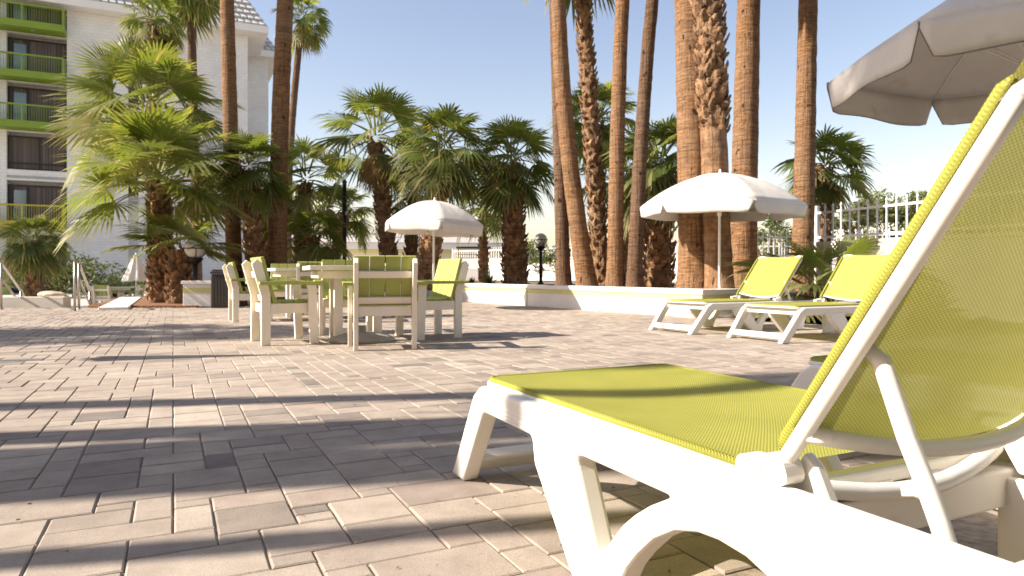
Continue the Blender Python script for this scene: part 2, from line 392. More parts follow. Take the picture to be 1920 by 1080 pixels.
def pavers():
    rng = random.Random(5)
    gb, ga = 0.105, 0.070
    nb, na = 330, 420
    occ = np.zeros((nb, na), bool); own = np.full((nb + 8, na + 8), -1, int); cnt = 0
    o0 = Vector((-11.0, -4.0, 0))
    kinds = [(3, 2), (3, 3), (2, 3), (2, 2), (3, 2)]; small = [(2, 2), (1, 3), (2, 1), (1, 2), (3, 1), (1, 1)]
    mb = MB(); gap = 0.0022; ch = 0.0046; dep = 0.03
    vs = []; fs = []; tn = []; sm = []
    def inside(c):
        if c.y < 0.5 or c.y > 20 or abs(c.x) > 0.78 * c.y + 2.2: return False
        if c.x < -5.65 and c.y > 13.95: return False
        if (c - W0).cross(WD).z < 0.10 and c.y > 10: return False             # behind the planter wall
        if c.x < WS.x and c.y > 16.2: return False
        if c.x > 2.9 and (c.y - 10.0) > -1.05 * (c.x - 3.55): return False     # gravel strip
        return True
    order = [(i, j) for j in range(na) for i in range(nb)]
    for i, j in order:
        if occ[i, j]: continue
        best = None
        opts = kinds if rng.random() > .08 else small
        for kb, ka in opts + small:
            if i + kb > nb or j + ka > na or occ[i:i + kb, j:j + ka].any(): continue
            sc = rng.random() * 1.6 + (0 if (kb, ka) in opts else 4) + (2.0 if (kb, ka) in ((1, 2), (1, 3), (2, 1), (1, 1)) else 0)
            if j > 0 and own[i + kb - 1, j - 1] != own[i + kb, j - 1]: sc += 2.2          # would carry a joint on across
            if i > 0 and own[i - 1, j + ka - 1] != own[i - 1, j + ka]: sc += 0.7
            if best is None or sc < best[0]: best = (sc, kb, ka)
        kb, ka = best[1:] if best else (1, 1)
        occ[i:i + kb, j:j + ka] = True; own[i:i + kb, j:j + ka] = cnt; cnt += 1
        # the joint grid runs along the two paving directions
        b0 = (i - nb * 0.30) * gb; b1 = b0 + kb * gb; a0 = (j) * ga; a1 = a0 + ka * ga
        cen = o0 + DB * ((b0 + b1) / 2 + 4.5) + DA * ((a0 + a1) / 2)
        if not inside(cen): continue
        hz = rng.uniform(-0.0018, 0.0018)
        hb = (b1 - b0) / 2 - gap + rng.uniform(-.001, .001); ha = (a1 - a0) / 2 - gap + rng.uniform(-.001, .001)
        n = len(vs); rot = rng.uniform(-.006, .006)
        tb = DB * math.cos(rot) + DA * math.sin(rot); ta = DA * math.cos(rot) - DB * math.sin(rot)
        tx, ty = rng.uniform(-.004, .004), rng.uniform(-.004, .004)
        for (ib, ia, z) in ((1, 1, -dep), (1, 1, -ch * 0.75), (0, 0, 0)):
            for sb, sa in ((-1, -1), (1, -1), (1, 1), (-1, 1)):
                eb = sb * (hb - (0 if ib else ch)); ea = sa * (ha - (0 if ia else ch))
                zz = z + hz + (eb * tx + ea * ty if z > -dep else 0)
                vs.append(tuple(cen + tb * eb + ta * ea + Vector((0, 0, zz))))
        for r in (0, 4):
            for k in range(4):
                k2 = (k + 1) % 4; fs.append((n + r + k, n + r + k2, n + r + 4 + k2, n + r + 4 + k)); sm.append(False)
        fs.append((n + 8, n + 9, n + 10, n + 11)); sm.append(False)
        u = rng.random()
        t = (min(1, max(0, rng.gauss(0.56, 0.17))) if u > 0.10 else rng.uniform(0.0, 0.3), rng.uniform(0.3, 0.8) if rng.random() < 0.13 else rng.uniform(0, 0.15))
        tn += [t] * 12
    mb.v = vs; mb.f = fs; mb.sm = sm; mb.t = tn
    return struct(mb.build('paving', M['paver'], fix=False))
pavers()

# ------------------------------------------------------------------ planter wall, other low walls
def wall_seg(mb_body, mb_cap, mb_str, p, q, z0, h, t, cap=0.085, over=0.03, stripe=True, nrm=None):
    d = (q - p).normalized(); n = Vector((d.y, -d.x, 0))
    mid = (p + q) / 2 - n * t / 2
    L = (q - p).length; Mx = Matrix((d, -n, Vector((0, 0, 1)))).transposed()
    mb_body.box(mid + Vector((0, 0, z0 + (h - cap) / 2)), (L, t, h - cap), Mx)
    mb_cap.box(mid + Vector((0, 0, z0 + h - cap / 2)), (L + over * 2, t + over * 2, cap), Mx)
    if stripe: mb_str.box(mid + n * (t / 2 + 0.002) + Vector((0, 0, z0 + h - cap - 0.045)), (L - .004, 0.008, 0.082), Mx)

pw = thing('planter_wall', W1, 'long low white planter wall with yellow stripe in front of the tall palm trunks', 'planter wall')
def wp(v): return v - W1
b_, c_, s_ = MB(), MB(), MB()
wall_seg(b_, c_, s_, wp(WS), wp(W1), -0.03, 0.475, 0.26)
WR0 = W1 - Vector((WD.y, -WD.x, 0)) * 0.0 + RD * 0.0
wall_seg(b_, c_, s_, wp(W1 + RD * 0.035), wp(W1 + RD * 2.3), -0.03, 0.472, 0.26)
b_.build('wall_body', M['white_paint'], pw, 0.01); c_.build('cap', M['white_paint'], pw, 0.012); s_.build('stripe', M['yellow_paint'], pw)
mj = MB(); q_ = wp(W0 + WD * 2.75) + Vector((WD.y, -WD.x, 0)) * .003; mj.beam(q_ + Vector((0, 0, .0)), q_ + Vector((0, 0, .36)), .02, .012, (WD.x, WD.y, 0)); mj.build('joint_seam', M['base_grey'], pw)
nb_ = Vector((WD.y, -WD.x, 0))
struct(poly_prism('planter_bed', [(W1 - nb_ * .2 + WD * 0)[:2], (W1 + RD * 2.2 - Vector((RD.y, -RD.x, 0)) * .2)[:2], (7.6, 15.0), (8.2, 24), (-1.4, 34.5), (-5.5, 34.5), (-5.5, 20.5), (WS - nb_ * .2)[:2]], -0.028, 0.36, M['dirt']))

# back planter with the left palms
lp = thing('low_planter', (-5.2, 16.2, 0), 'low white planter kerb behind the slatted armchairs and trash bin', 'planter wall')
b_, c_, s_ = MB(), MB(), MB()
wall_seg(b_, c_, s_, Vector((-1.0, .05, 0)), Vector((1.95, .95, 0)), -0.03, 0.36, 0.25)
b_.build('wall_body', M['white_paint'], lp, 0.01); c_.build('cap', M['white_paint'], lp, 0.012); s_.build('stripe', M['yellow_paint'], lp)
struct(poly_prism('palm_bed', [(-6.6, 16.3), (-5.5, 16.45), (-3.2, 17.25), (-3.3, 20.4), (-5.4, 20.4), (-5.4, 24), (-9, 24)], -0.6, 0.28, M['mulch']))
struct(poly_prism('mulch_bed', [(-8.75, 14.3), (-6.5, 14.3), (-6.7, 16.25), (-9.2, 19.5), (-11.0, 19.5)], -0.6, 0.03, M['mulch']))

blk = thing('planter_block', P(378, 512, 14.65) - Vector((0, 0, CAMH)), 'square white planter block with yellow band beside the dark trash bin', 'planter')
rz = math.atan2(DB.y, DB.x) - 0.35
blk.rotation_euler = (0, 0, rz)
mb = MB(); mb.box((0, 0, .235), (.56, .56, .47)); mb.build('block', M['white_paint'], blk, 0.01)
mb = MB(); mb.box((0, 0, .345), (.566, .566, .10)); mb.build('stripe', M['yellow_paint'], blk)
mb = MB()
for (cx, cy, dx, dy) in ((0, -.26, .62, .10), (0, .26, .62, .10), (-.26, 0, .10, .42), (.26, 0, .10, .42)): mb.box((cx, cy, .505), (dx, dy, .07))
mb.build('cap', M['white_paint'], blk, 0.008)
mb = MB(); mb.box((0, 0, .478), (.40, .40, .02)); mb.build('soil', M['mulch'], blk)

bn = thing('trash_bin', P(420, 512, 14.05) - Vector((0, 0, CAMH)), 'dark brown square trash bin with grey lid behind the armchairs', 'trash bin', rz=rz)
mb = MB()
mb.box((0, 0, .34), (.37, .37, .68))
for k in range(6):
    for sx, sy in ((0, -1), (1, 0), (-1, 0), (0, 1)):
        mb.box((sx * .19 + (0 if sx else -.155 + k * .062), sy * .19 + (0 if sy else -.155 + k * .062), .34), (.012 if sx else .052, .012 if sy else .052, .62))
mb.build('bin_body', M['bin_brown'], bn, 0.004)
mb = MB(); mb.box((0, 0, .71), (.42, .42, .05)); mb.box((0, 0, .755), (.36, .36, .035)); mb.build('lid', M['dark_frame'], bn, 0.01)

# white concrete strips and stair down to the pool deck
mb = MB(); a_ = Vector((-7.62, 13.25, 0)); e_ = a_ + DA * 6.3
Mx = Matrix((DA, -DB, Vector((0, 0, 1)))).transposed()
mb.box((a_ + e_) / 2 + Vector((0, 0, -.26)), (6.3, .50, .62), Mx)
tag(mb.build('stair_kerb', M['white_paint'], None, 0.01), 'broad white concrete kerb running back beside the mulch bed', 'kerb')
mb = MB(); mb.box((-12.3, 14.35, -.19), (6.2, .25, .80)); tag(mb.build('retaining_wall', M['concrete'], None, 0.012), 'low white wall at the far left edge of the patio', 'wall')  # white wall in grey concrete: its shade is put into the colour
mb = MB()
st0 = P(100, 512, 13.95) - Vector((0, 0, CAMH))
for k in range(4):
    c0 = st0 + DA * (0.20 + 0.42 * k)
    mb.box(c0 + Vector((0, 0, -0.115 * (k + 1) - .15)), (.42, 1.7, .3), Matrix((DA, -DB, Vector((0, 0, 1)))).transposed())
struct(mb.build('stairs', M['concrete'], None, 0.006))

def handrail(px0, label):
    z0 = 13.4
    p0 = P(px0, 492, z0); o = Vector((p0.x, p0.y, 0))
    t = thing('handrail', o, label, 'handrail', 'handrails of the pool stair')
    d = Vector((-.4885, 1, -.34))
    top = Vector((0, 0, p0.z)); end = top + d * 1.9
    mb = MB()
    lowa = top + Vector((0, 0, -.30)); lowe = end + Vector((0, 0, -.30))
    mb.tube([top + Vector((.28, -.57, 0)), top + Vector((.03, -.06, .0)), top + d * .08, end, end + Vector((-.06, .12, -.08)), end + Vector((-.06, .12, -.24)), lowe, lowa + d * .02], .024, 10)
    mb.build('rail', M['steel'], t)
    for q in (0.0, 1.0):
        mb = MB(); b = top + d * (1.75 * q)
        gz = 0.0 if q == 0 else -.50
        mb.tube([Vector((b.x, b.y, gz)), Vector((b.x, b.y, b.z))], .024, 10); mb.lathe([(.045, 0), (.045, .012)], (b.x, b.y, gz), 12)
        mb.build('post', M['steel'], t)
    mb = MB(); b = top + Vector((.28, -.57, 0)); mb.tube([Vector((b.x, b.y, 0)), b], .024, 10); mb.build('post', M['steel'], t)
handrail(148, 'bent steel stair handrail with tall post left of the big fan palm')
handrail(2, 'steel stair handrail cut by the left edge of the photo')

# ------------------------------------------------------------------ sun loungers
def fillet(pts, n=6):
    out = []; m = len(pts)
    for i in range(m):
        p = Vector(pts[i][:2]); r = pts[i][2] if len(pts[i]) > 2 else 0
        if r <= 0: out.append((p.x, p.y)); continue
        a = Vector(pts[i - 1][:2]); b = Vector(pts[(i + 1) % m][:2])
        da = (a - p); db = (b - p); la, lb = da.length, db.length; da.normalize(); db.normalize()
        ang = da.angle(db); dist = min(r / math.tan(ang / 2), la * .48, lb * .48)
        q0 = p + da * dist; q1 = p + db * dist
        for k in range(n + 1):
            t = k / n; out.append(tuple((q0 * (1 - t) ** 2 + p * 2 * t * (1 - t) + q1 * t * t)))
    return out
def curve_panel(loops, extrude, bev):
    cu = bpy.data.curves.new('tmp', 'CURVE'); cu.dimensions = '2D'; cu.fill_mode = 'BOTH'
    cu.extrude = extrude; cu.bevel_depth = bev; cu.bevel_resolution = 3; cu.offset = -bev
    for lp_ in loops:
        s = cu.splines.new('POLY'); s.points.add(len(lp_) - 1)
        for i, (a, b) in enumerate(lp_): s.points[i].co = (a, b, 0, 1)
        s.use_cyclic_u = True
    o = bpy.data.objects.new('tmp', cu); C.objects.link(o)
    dg = bpy.context.evaluated_depsgraph_get(); dg.update()
    me = bpy.data.meshes.new_from_object(o.evaluated_get(dg))
    vs = [v.co.copy() for v in me.vertices]; fs = [tuple(p.vertices) for p in me.polygons]
    bpy.data.objects.remove(o); bpy.data.meshes.remove(me)
    return vs, fs

OUT = [(-.245, 0, .012), (-.140, 0, .012), (.072, .270, .035), (.415, .272, .03), (.442, .205, .05), (.668, 0, .02), (.828, 0, .012), (.836, .045), (.860, .095),
       (.892, .135), (.940, .182), (.998, .217), (1.058, .234), (1.110, .238), (1.175, .233), (1.245, .212), (1.31, .168), (1.36, .10), (1.385, .03), (1.392, 0, .01),
       (1.53, 0, .02), (1.60, .17, .06), (1.70, .262, .05), (1.84, .285, .02), (1.84, .356, .03), (.06, .352, .05), (.0, .315, .06)]
HOLE = [(.630, .276, .022), (.750, .088, .012), (.782, .112), (.805, .142), (.835, .178), (.872, .210), (.915, .240), (.955, .262), (.980, .276, .006)]
PANEL = curve_panel([fillet(OUT), fillet(HOLE)], 0.017, 0.013)

LW = 0.70
HU, HW = 1.185, 0.376
BA = R(56.0); bs = Vector((math.cos(BA), 0, math.sin(BA))); bn_ = Vector((-math.sin(BA), 0, math.cos(BA)))   # along the back, out of its front face
def bpt(s, v, off=0.0): return Vector((HU, v, HW)) + bs * s + bn_ * off
def bow(v, k): return -k * (1 - ((v - LW / 2) / (LW / 2)) ** 2)

def make_lounger(label):
    t = thing('sun_lounger', (0, 0, 0), label, 'sun lounger', 'lime and white sun loungers')
    for side in (-1, 1):
        mb = MB(); cv = -0.026 if side < 0 else LW + 0.026
        vs = []
        for v in PANEL[0]:
            w = v.y; fl = side * (0.10 if v.x > .3 else -0.07) * max(0, .34 - w)
            vs.append(Vector((v.x, cv + v.z + fl, w)))
        mb.add(vs, PANEL[1], False)
        # raised upper lip of the rail and the leg bosses
        mb.build('side_frame', M['white_plastic'], t)
    mb = MB()
    zl = Vector((.72, 0, 1)).normalized()
    Mx = Matrix((Vector((zl.z, 0, -zl.x)), Vector((0, 1, 0)), zl)).transposed()
    mb.box((-.158, LW / 2, .058), (.045, LW + .01, .066), Mx)
    mb.box((.075, LW / 2, .308), (.075, LW + .0, .07))
    mb.build('foot_bar', M['white_plastic'], t, 0.010, 3)
    mb = MB(); mb.box((1.145, LW / 2, .258), (.10, LW + .01, .078)); pass
    for k in range(4): mb.box((1.13 - .006 * (k % 2), .13 + k * .145, .304), (.085, .095, .014))
    mb.box((1.145, LW / 2, .318), (.035, LW * .9, .03))
    mb.build('cross_beam', M['white_plastic'], t, 0.006, 2)
    mb = MB(); mb.box((1.245, LW - .055, .14), (.14, .03, .28)); mb.build('leg', M['white_plastic'], t, 0.008)
    # seat: a stretched sling with a rolled edge on a tube
    mb = MB(); ul = 1.15; nu, nv = 24, 14; z0 = .356
    for i in range(nu + 1):
        for j in range(nv + 1):
            u = ul * i / nu; v = .003 + (LW - .006) * j / nv
            sag = .018 * math.sin(math.pi * i / nu) ** .6 * math.sin(math.pi * j / nv) ** .8
            mb.v.append((u, v, z0 + .0125 - sag)); mb.t.append((.5, 0))
    for i in range(nu):
        for j in range(nv):
            a = i * (nv + 1) + j; mb.f.append((a, a + nv + 1, a + nv + 2, a + 1)); mb.sm.append(True)
    seat = mb.build('seat_sling', M['sling'], t, fix=False)
    mb = MB(); cr = .045
    loop = fillet([(0, 0, cr), (ul, 0, 0), (ul, LW, 0), (0, LW, cr)], 6)
    k0 = [p for p in loop]
    path = [Vector((ul, 0, z0))] + [Vector((a, b, z0)) for a, b in k0 if a < ul - .01][::1] + [Vector((ul, LW, z0))]
    first = [Vector((a, b, z0)) for a, b in loop]
    ordered = [Vector((ul, 0, z0))] + [Vector((a, b, z0)) for a, b in loop[6::-1]] + [Vector((a, b, z0)) for a, b in loop[-1:-8:-1]] + [Vector((ul, LW, z0))]
    mb.tube([p + Vector((0, 0, .006)) for p in ordered], .0095, 8, True)
    mb.build('edge_roll', M['sling_roll'], seat)
    mb = MB(); mb.tube([Vector((p.x - (.004 if p.x < .02 else 0), LW / 2 + (p.y - LW / 2) * 1.012, p.z - .007)) for p in ordered], .0105, 8)
    mb.tube([Vector((ul, 0, z0 - .012))] + [Vector((ul + .05 * math.sin(math.pi * k / 10), LW * k / 10, z0 - .012 - .045 * math.sin(math.pi * k / 10))) for k in range(1, 10)] + [Vector((ul, LW, z0 - .012))], .017, 10)
    mb.build('seat_frame', M['white_plastic'], t)
    # backrest
    L = .685; mb = MB()
    left = [bpt(0.015, .0, -.004)] + [bpt(.05 + .60 * k / 8, .0, -.004) for k in range(9)]
    top = []
    for k in range(5):
        a = math.pi / 2 * k / 4; top.append(bpt(L - .055 + .055 * math.sin(a), .055 - .055 * math.cos(a)))
    mid = [bpt(L, .055 + (LW - .11) * k / 8, bow(.055 + (LW - .11) * k / 8, .03)) for k in range(1, 8)]
    right = [Vector((p.x, LW - p.y, p.z)) for p in (left + top)[::-1]]
    mb.tube(left + top + mid + right, .0140, 14)
    mb.tube([bpt(.085, LW * k / 12, -.004 + bow(LW * k / 12, .075)) for k in range(13)], .0145, 12)
    back = mb.build('backrest_frame', M['white_plastic'], t)
    mb = MB(); ns, nv = 22, 14; s0, s1 = .085, L + .010
    for i in range(ns + 1):
        for j in range(nv + 1):
            v = -.013 + (LW + .026) * j / nv; f = i / ns
            mb.v.append(tuple(bpt(s0 + (s1 - s0) * f, v, .016 - .010 * max(0, abs(v - LW / 2) - LW / 2 + .002) / .015 + bow(v, .075 * (1 - f) + .03 * f)))); mb.t.append((.5, 0))
    for i in range(ns):
        for j in range(nv):
            a = i * (nv + 1) + j; mb.f.append((a, a + 1, a + nv + 2, a + nv + 1)); mb.sm.append(True)
    mb.build('backrest_sling', M['sling_open'], back, fix=False)
    for v in (.001, LW - .001):
        mb = MB()
        mb.tube([bpt(.030, v, .012), bpt(.055, v, .016), bpt(L * .5, v, .018), bpt(L - .035, v, .016), bpt(L - .02, v, .010)], [.008, .0115, .0115, .0115, .008], 8)
        mb.build('edge_roll', M['sling_roll'], back)
    for v in (-.004, LW + .004):
        mb = MB()
        prof = fillet([(HU - .075, HW - .02, .02), (HU - .07, HW + .012, .02), (HU - .03, HW + .014, .012), (HU - .012, HW + .024, .02), (HU + .03, HW + .024, .02), (HU + .045, HW - .012, .02), (HU + .0, HW - .034, .03)], 4)
        mb.prism(prof, v - .021, v + .021, lambda a, b, tt: Vector((a, tt, b)))
        for q in (-1, 1):
            mb.lathe([(.0105, 0), (.0105, .003), (.007, .003)], (0, 0, 0), 14)
            n = 42
            for i in range(len(mb.v) - n, len(mb.v)):
                a, b, c = mb.v[i]; mb.v[i] = (HU - .02 + a, v + q * (.021 + c), HW + .004 + b)
        mb.build('hinge', M['white_plastic'], back, 0.006, 3)
        s_ = 1 if v < .1 else -1
        mb = MB(); prof = [(HU - .01, HW - .04), (HU + .03, HW + .03), (HU + .055, HW + .01), (HU + .085, HW - .05), (HU + .085, HW - .085), (HU + .02, HW - .09)]
        mb.prism(prof, v + s_ * .028, v + s_ * .052, lambda a, b, tt: Vector((a, tt, b)))
        mb.build('bracket', M['white_plastic'], t, 0.006)
    # prop bar under the backrest
    mb = MB(); vv = .035
    arm = [Vector((1.326, vv - .012, .592)), Vector((1.346, vv, .570)), Vector((1.362, vv, .530)), Vector((1.386, vv, .466)), Vector((1.412, vv, .410)), Vector((1.432, vv, .362)), Vector((1.448, vv, .318))]
    bot = [Vector((1.462, vv + .03, .292)), Vector((1.475, vv + .08, .286))]
    mb.tube(arm + bot + [Vector((p.x, LW - p.y, p.z)) for p in (arm + bot)[::-1]], [.010, .0138, .0138, .0138, .0138, .0138, .0138, .0135, .0135] + [.0135, .0135, .0138, .0138, .0138, .0138, .0138, .0138, .010], 12)
    for v in (vv, LW - vv):
        mb.tube([Vector((1.418, v, .392)), Vector((1.402, v - .006, .395)), Vector((1.388, v - .014, .394))], [.0105, .0090, .0100], 10)
    mb.build('prop_bar', M['white_plastic'], t)
    return t

angL = math.atan2(-.8985, .439)
L1 = make_lounger('large lime mesh sun lounger with raised back filling the right foreground')
L1.location = (-.0768, 2.219, 0); L1.rotation_euler = (0, 0, angL)
angB = math.atan2(.439, .8985)
def put_lounger(foot_mid, ang, label):
    ca, sa = math.cos(ang), math.sin(ang); loc = Vector((foot_mid[0] - (-sa) * LW / 2, foot_mid[1] - ca * LW / 2, 0))
    c = copy_tree(L1, loc, ang, label)
    for ch in c.children:
        if ch.name.startswith('backrest_frame'):      # these two lie a notch flatter
            a = R(5); ch.rotation_euler = (0, a, 0); h = Vector((HU, 0, HW)); ch.location = h - Matrix.Rotation(a, 3, 'Y') @ h
    return c
off = DB * 1.36
copy_tree(L1, (L1.location.x + off.x + .02, L1.location.y + off.y - .09, 0), angL + .03, 'lime sun lounger half hidden behind the foreground backrest, foot in shade')
put_lounger((2.06, 8.30), angB + .02, 'pale lime sun lounger beside the white umbrella pole, nearest the planter wall')
put_lounger((2.70, 7.28), angB + .01, 'pale lime sun lounger between the planter-side lounger and the foreground backrest')

# ------------------------------------------------------------------ armchairs and tables
def make_chair(label):
    t = thing('armchair', (0, 0, 0), label, 'armchair', 'lime and white slatted armchairs')
    hw = .262
    for s in (-1, 1):
        mb = MB(); mb.prism([(0, 0), (.085, 0), (.085, .50), (.004, .80), (-.045, .835), (-.088, .79), (0, .47)], s * hw - .021, s * hw + .021, lambda a, b, q: Vector((a, q, b)))
        mb.build('rear_post', M['white_lumber'], t, 0.005)
        mb = MB(); mb.prism([(.455, 0), (.54, 0), (.515, .585), (.43, .585)], s * (hw + .045) - .02, s * (hw + .045) + .02, lambda a, b, q: Vector((a, q, b)))
        mb.build('front_leg', M['white_lumber'], t, 0.005)
        mb = MB(); mb.box((.265, s * (hw + .072), .603), (.60, .092, .032)); mb.build('armrest', M['green_lumber'], t, 0.006)
    mb = MB()
    for s in (-1, 1): mb.box((.275, s * (hw - .0), .355), (.375, .034, .095))
    mb.box((.055, 0, .352), (.034, hw * 2 - .046, .085)); mb.box((.49, 0, .352), (.034, hw * 2 + .044, .09))
    mb.build('seat_rail', M['white_lumber'], t, 0.004)
    mb = MB()
    for k in range(4): mb.box((.145 + k * .113, 0, .420 - (.008 if k in (1, 2) else 0)), (.104, hw * 2 - .05, .03))
    mb.build('seat', M['green_lumber'], t, 0.005)
    d = Vector((-.081, 0, .30)).normalized(); nrm = Vector((d.z, 0, -d.x))
    Mx = Matrix((nrm, Vector((0, 1, 0)), d)).transposed()
    b0 = Vector((.085, 0, .50)) + nrm * .0185
    for k in range(4):
        mb = MB(); mb.box(b0 + d * .13 + Vector((0, -.2115 + k * .141, 0)), (.032, .132, .47), Mx)
        mb.build('back_slat', M['green_lumber'], t, 0.005)
    for q in (-.045, .20):
        mb = MB(); mb.box(b0 + d * q - nrm * .037, (.034, hw * 2 - .046, .062), Mx); mb.build('back_rail', M['white_lumber'], t, 0.004)
    return t
CH = make_chair('lime and white slatted armchair with its back to the camera, nearest the camera')
def face(o, at, fx, fy): o.location = (at[0], at[1], 0); o.rotation_euler = (0, 0, math.atan2(fy, fx))
face(CH, (-1.145, 6.28), -.24, .97)
def chair(at, fx, fy, label, gz=0.0):
    return copy_tree(CH, Vector((at[0], at[1], gz)), math.atan2(fy, fx), label)
chair((-2.55, 6.90), .86, .51, 'slatted armchair facing right at the left side of the front table')
chair((-.68, 7.74), -.86, -.50, 'slatted armchair facing left beside the white umbrella pole, its pale front slats in sun')
chair((-2.02, 8.42), .30, -.95, 'slatted armchair facing the camera across the front table')
chair((-4.10, 10.10), .88, .47, 'farthest left slatted armchair of the patio, in front of the trash bin')
chair((-2.72, 9.72), -.22, .97, 'slatted armchair with its back to the camera at the rear table')
chair((-3.86, 11.95), .25, -.97, 'slatted armchair facing the camera across the rear table')
chair((-2.05, 11.25), -.88, -.45, 'slatted armchair facing left at the rear table, hidden behind the front table')

def make_table(label):
    t = thing('patio_table', (0, 0, 0), label, 'table', 'square slatted patio tables')
    mb = MB(); n = 7; w = .92 / n
    for k in range(n): mb.box((0, -.46 + w * (k + .5), .752), (.92, w - .008, .032))
    mb.build('tabletop', M['green_lumber'], t, 0.004)
    mb = MB()
    for s in (-1, 1): mb.box((0, s * .483, .752), (1.0, .04, .042)); mb.box((s * .483, 0, .7525), (.04, .924, .042))
    mb.build('edge_frame', M['white_lumber'], t, 0.004)
    mb = MB()
    for s in (-1, 1): mb.box((0, s * .40, .685), (.84, .035, .075)); mb.box((s * .40, 0, .6845), (.035, .764, .075))
    mb.build('apron', M['white_lumber'], t, 0.004)
    for sx in (-1, 1):
        for sy in (-1, 1):
            mb = MB(); mb.box((sx * .20, sy * .20, .36), (.085, .085, .72)); mb.build('leg', M['white_lumber'], t, 0.005)
    return t
T1 = make_table('square lime and white slatted table between the four front armchairs')
T1.location = (-1.66, 7.34, 0); T1.rotation_euler = (0, 0, math.atan2(.97, -.24) + .12)
copy_tree(T1, (-3.25, 10.85, 0), T1.rotation_euler.z + .1, 'square lime and white slatted table of the rear chair group, behind the front table')
ub = MB(); ub.lathe([(.34, 0), (.335, .03), (.28, .06), (.16, .085), (.05, .095), (.045, .16), (.028, .16)], (0, 0, 0), 28)
o = ub.build('umbrella_base', M['base_grey'], None); o.location = (-1.55, 7.15, 0)
tag(o, 'grey domed umbrella base standing on the pavers under the front table', 'umbrella base')

# far set on the lower pool deck
GZ = -.57
chair((X(176, 25), 25.0), .95, .3, 'small distant armchair on the pool deck, left of the three behind the handrail', GZ)
chair((X(190, 23.8), 23.8), .05, 1.0, 'small distant armchair with its back to the camera on the pool deck', GZ)
chair((X(258, 25), 25.2), -.95, -.1, 'small distant armchair on the pool deck, under the closed umbrella', GZ)
copy_tree(T1, (X(215, 25), 25.0, GZ), .3, 'small distant slatted table on the pool deck by the closed umbrella')

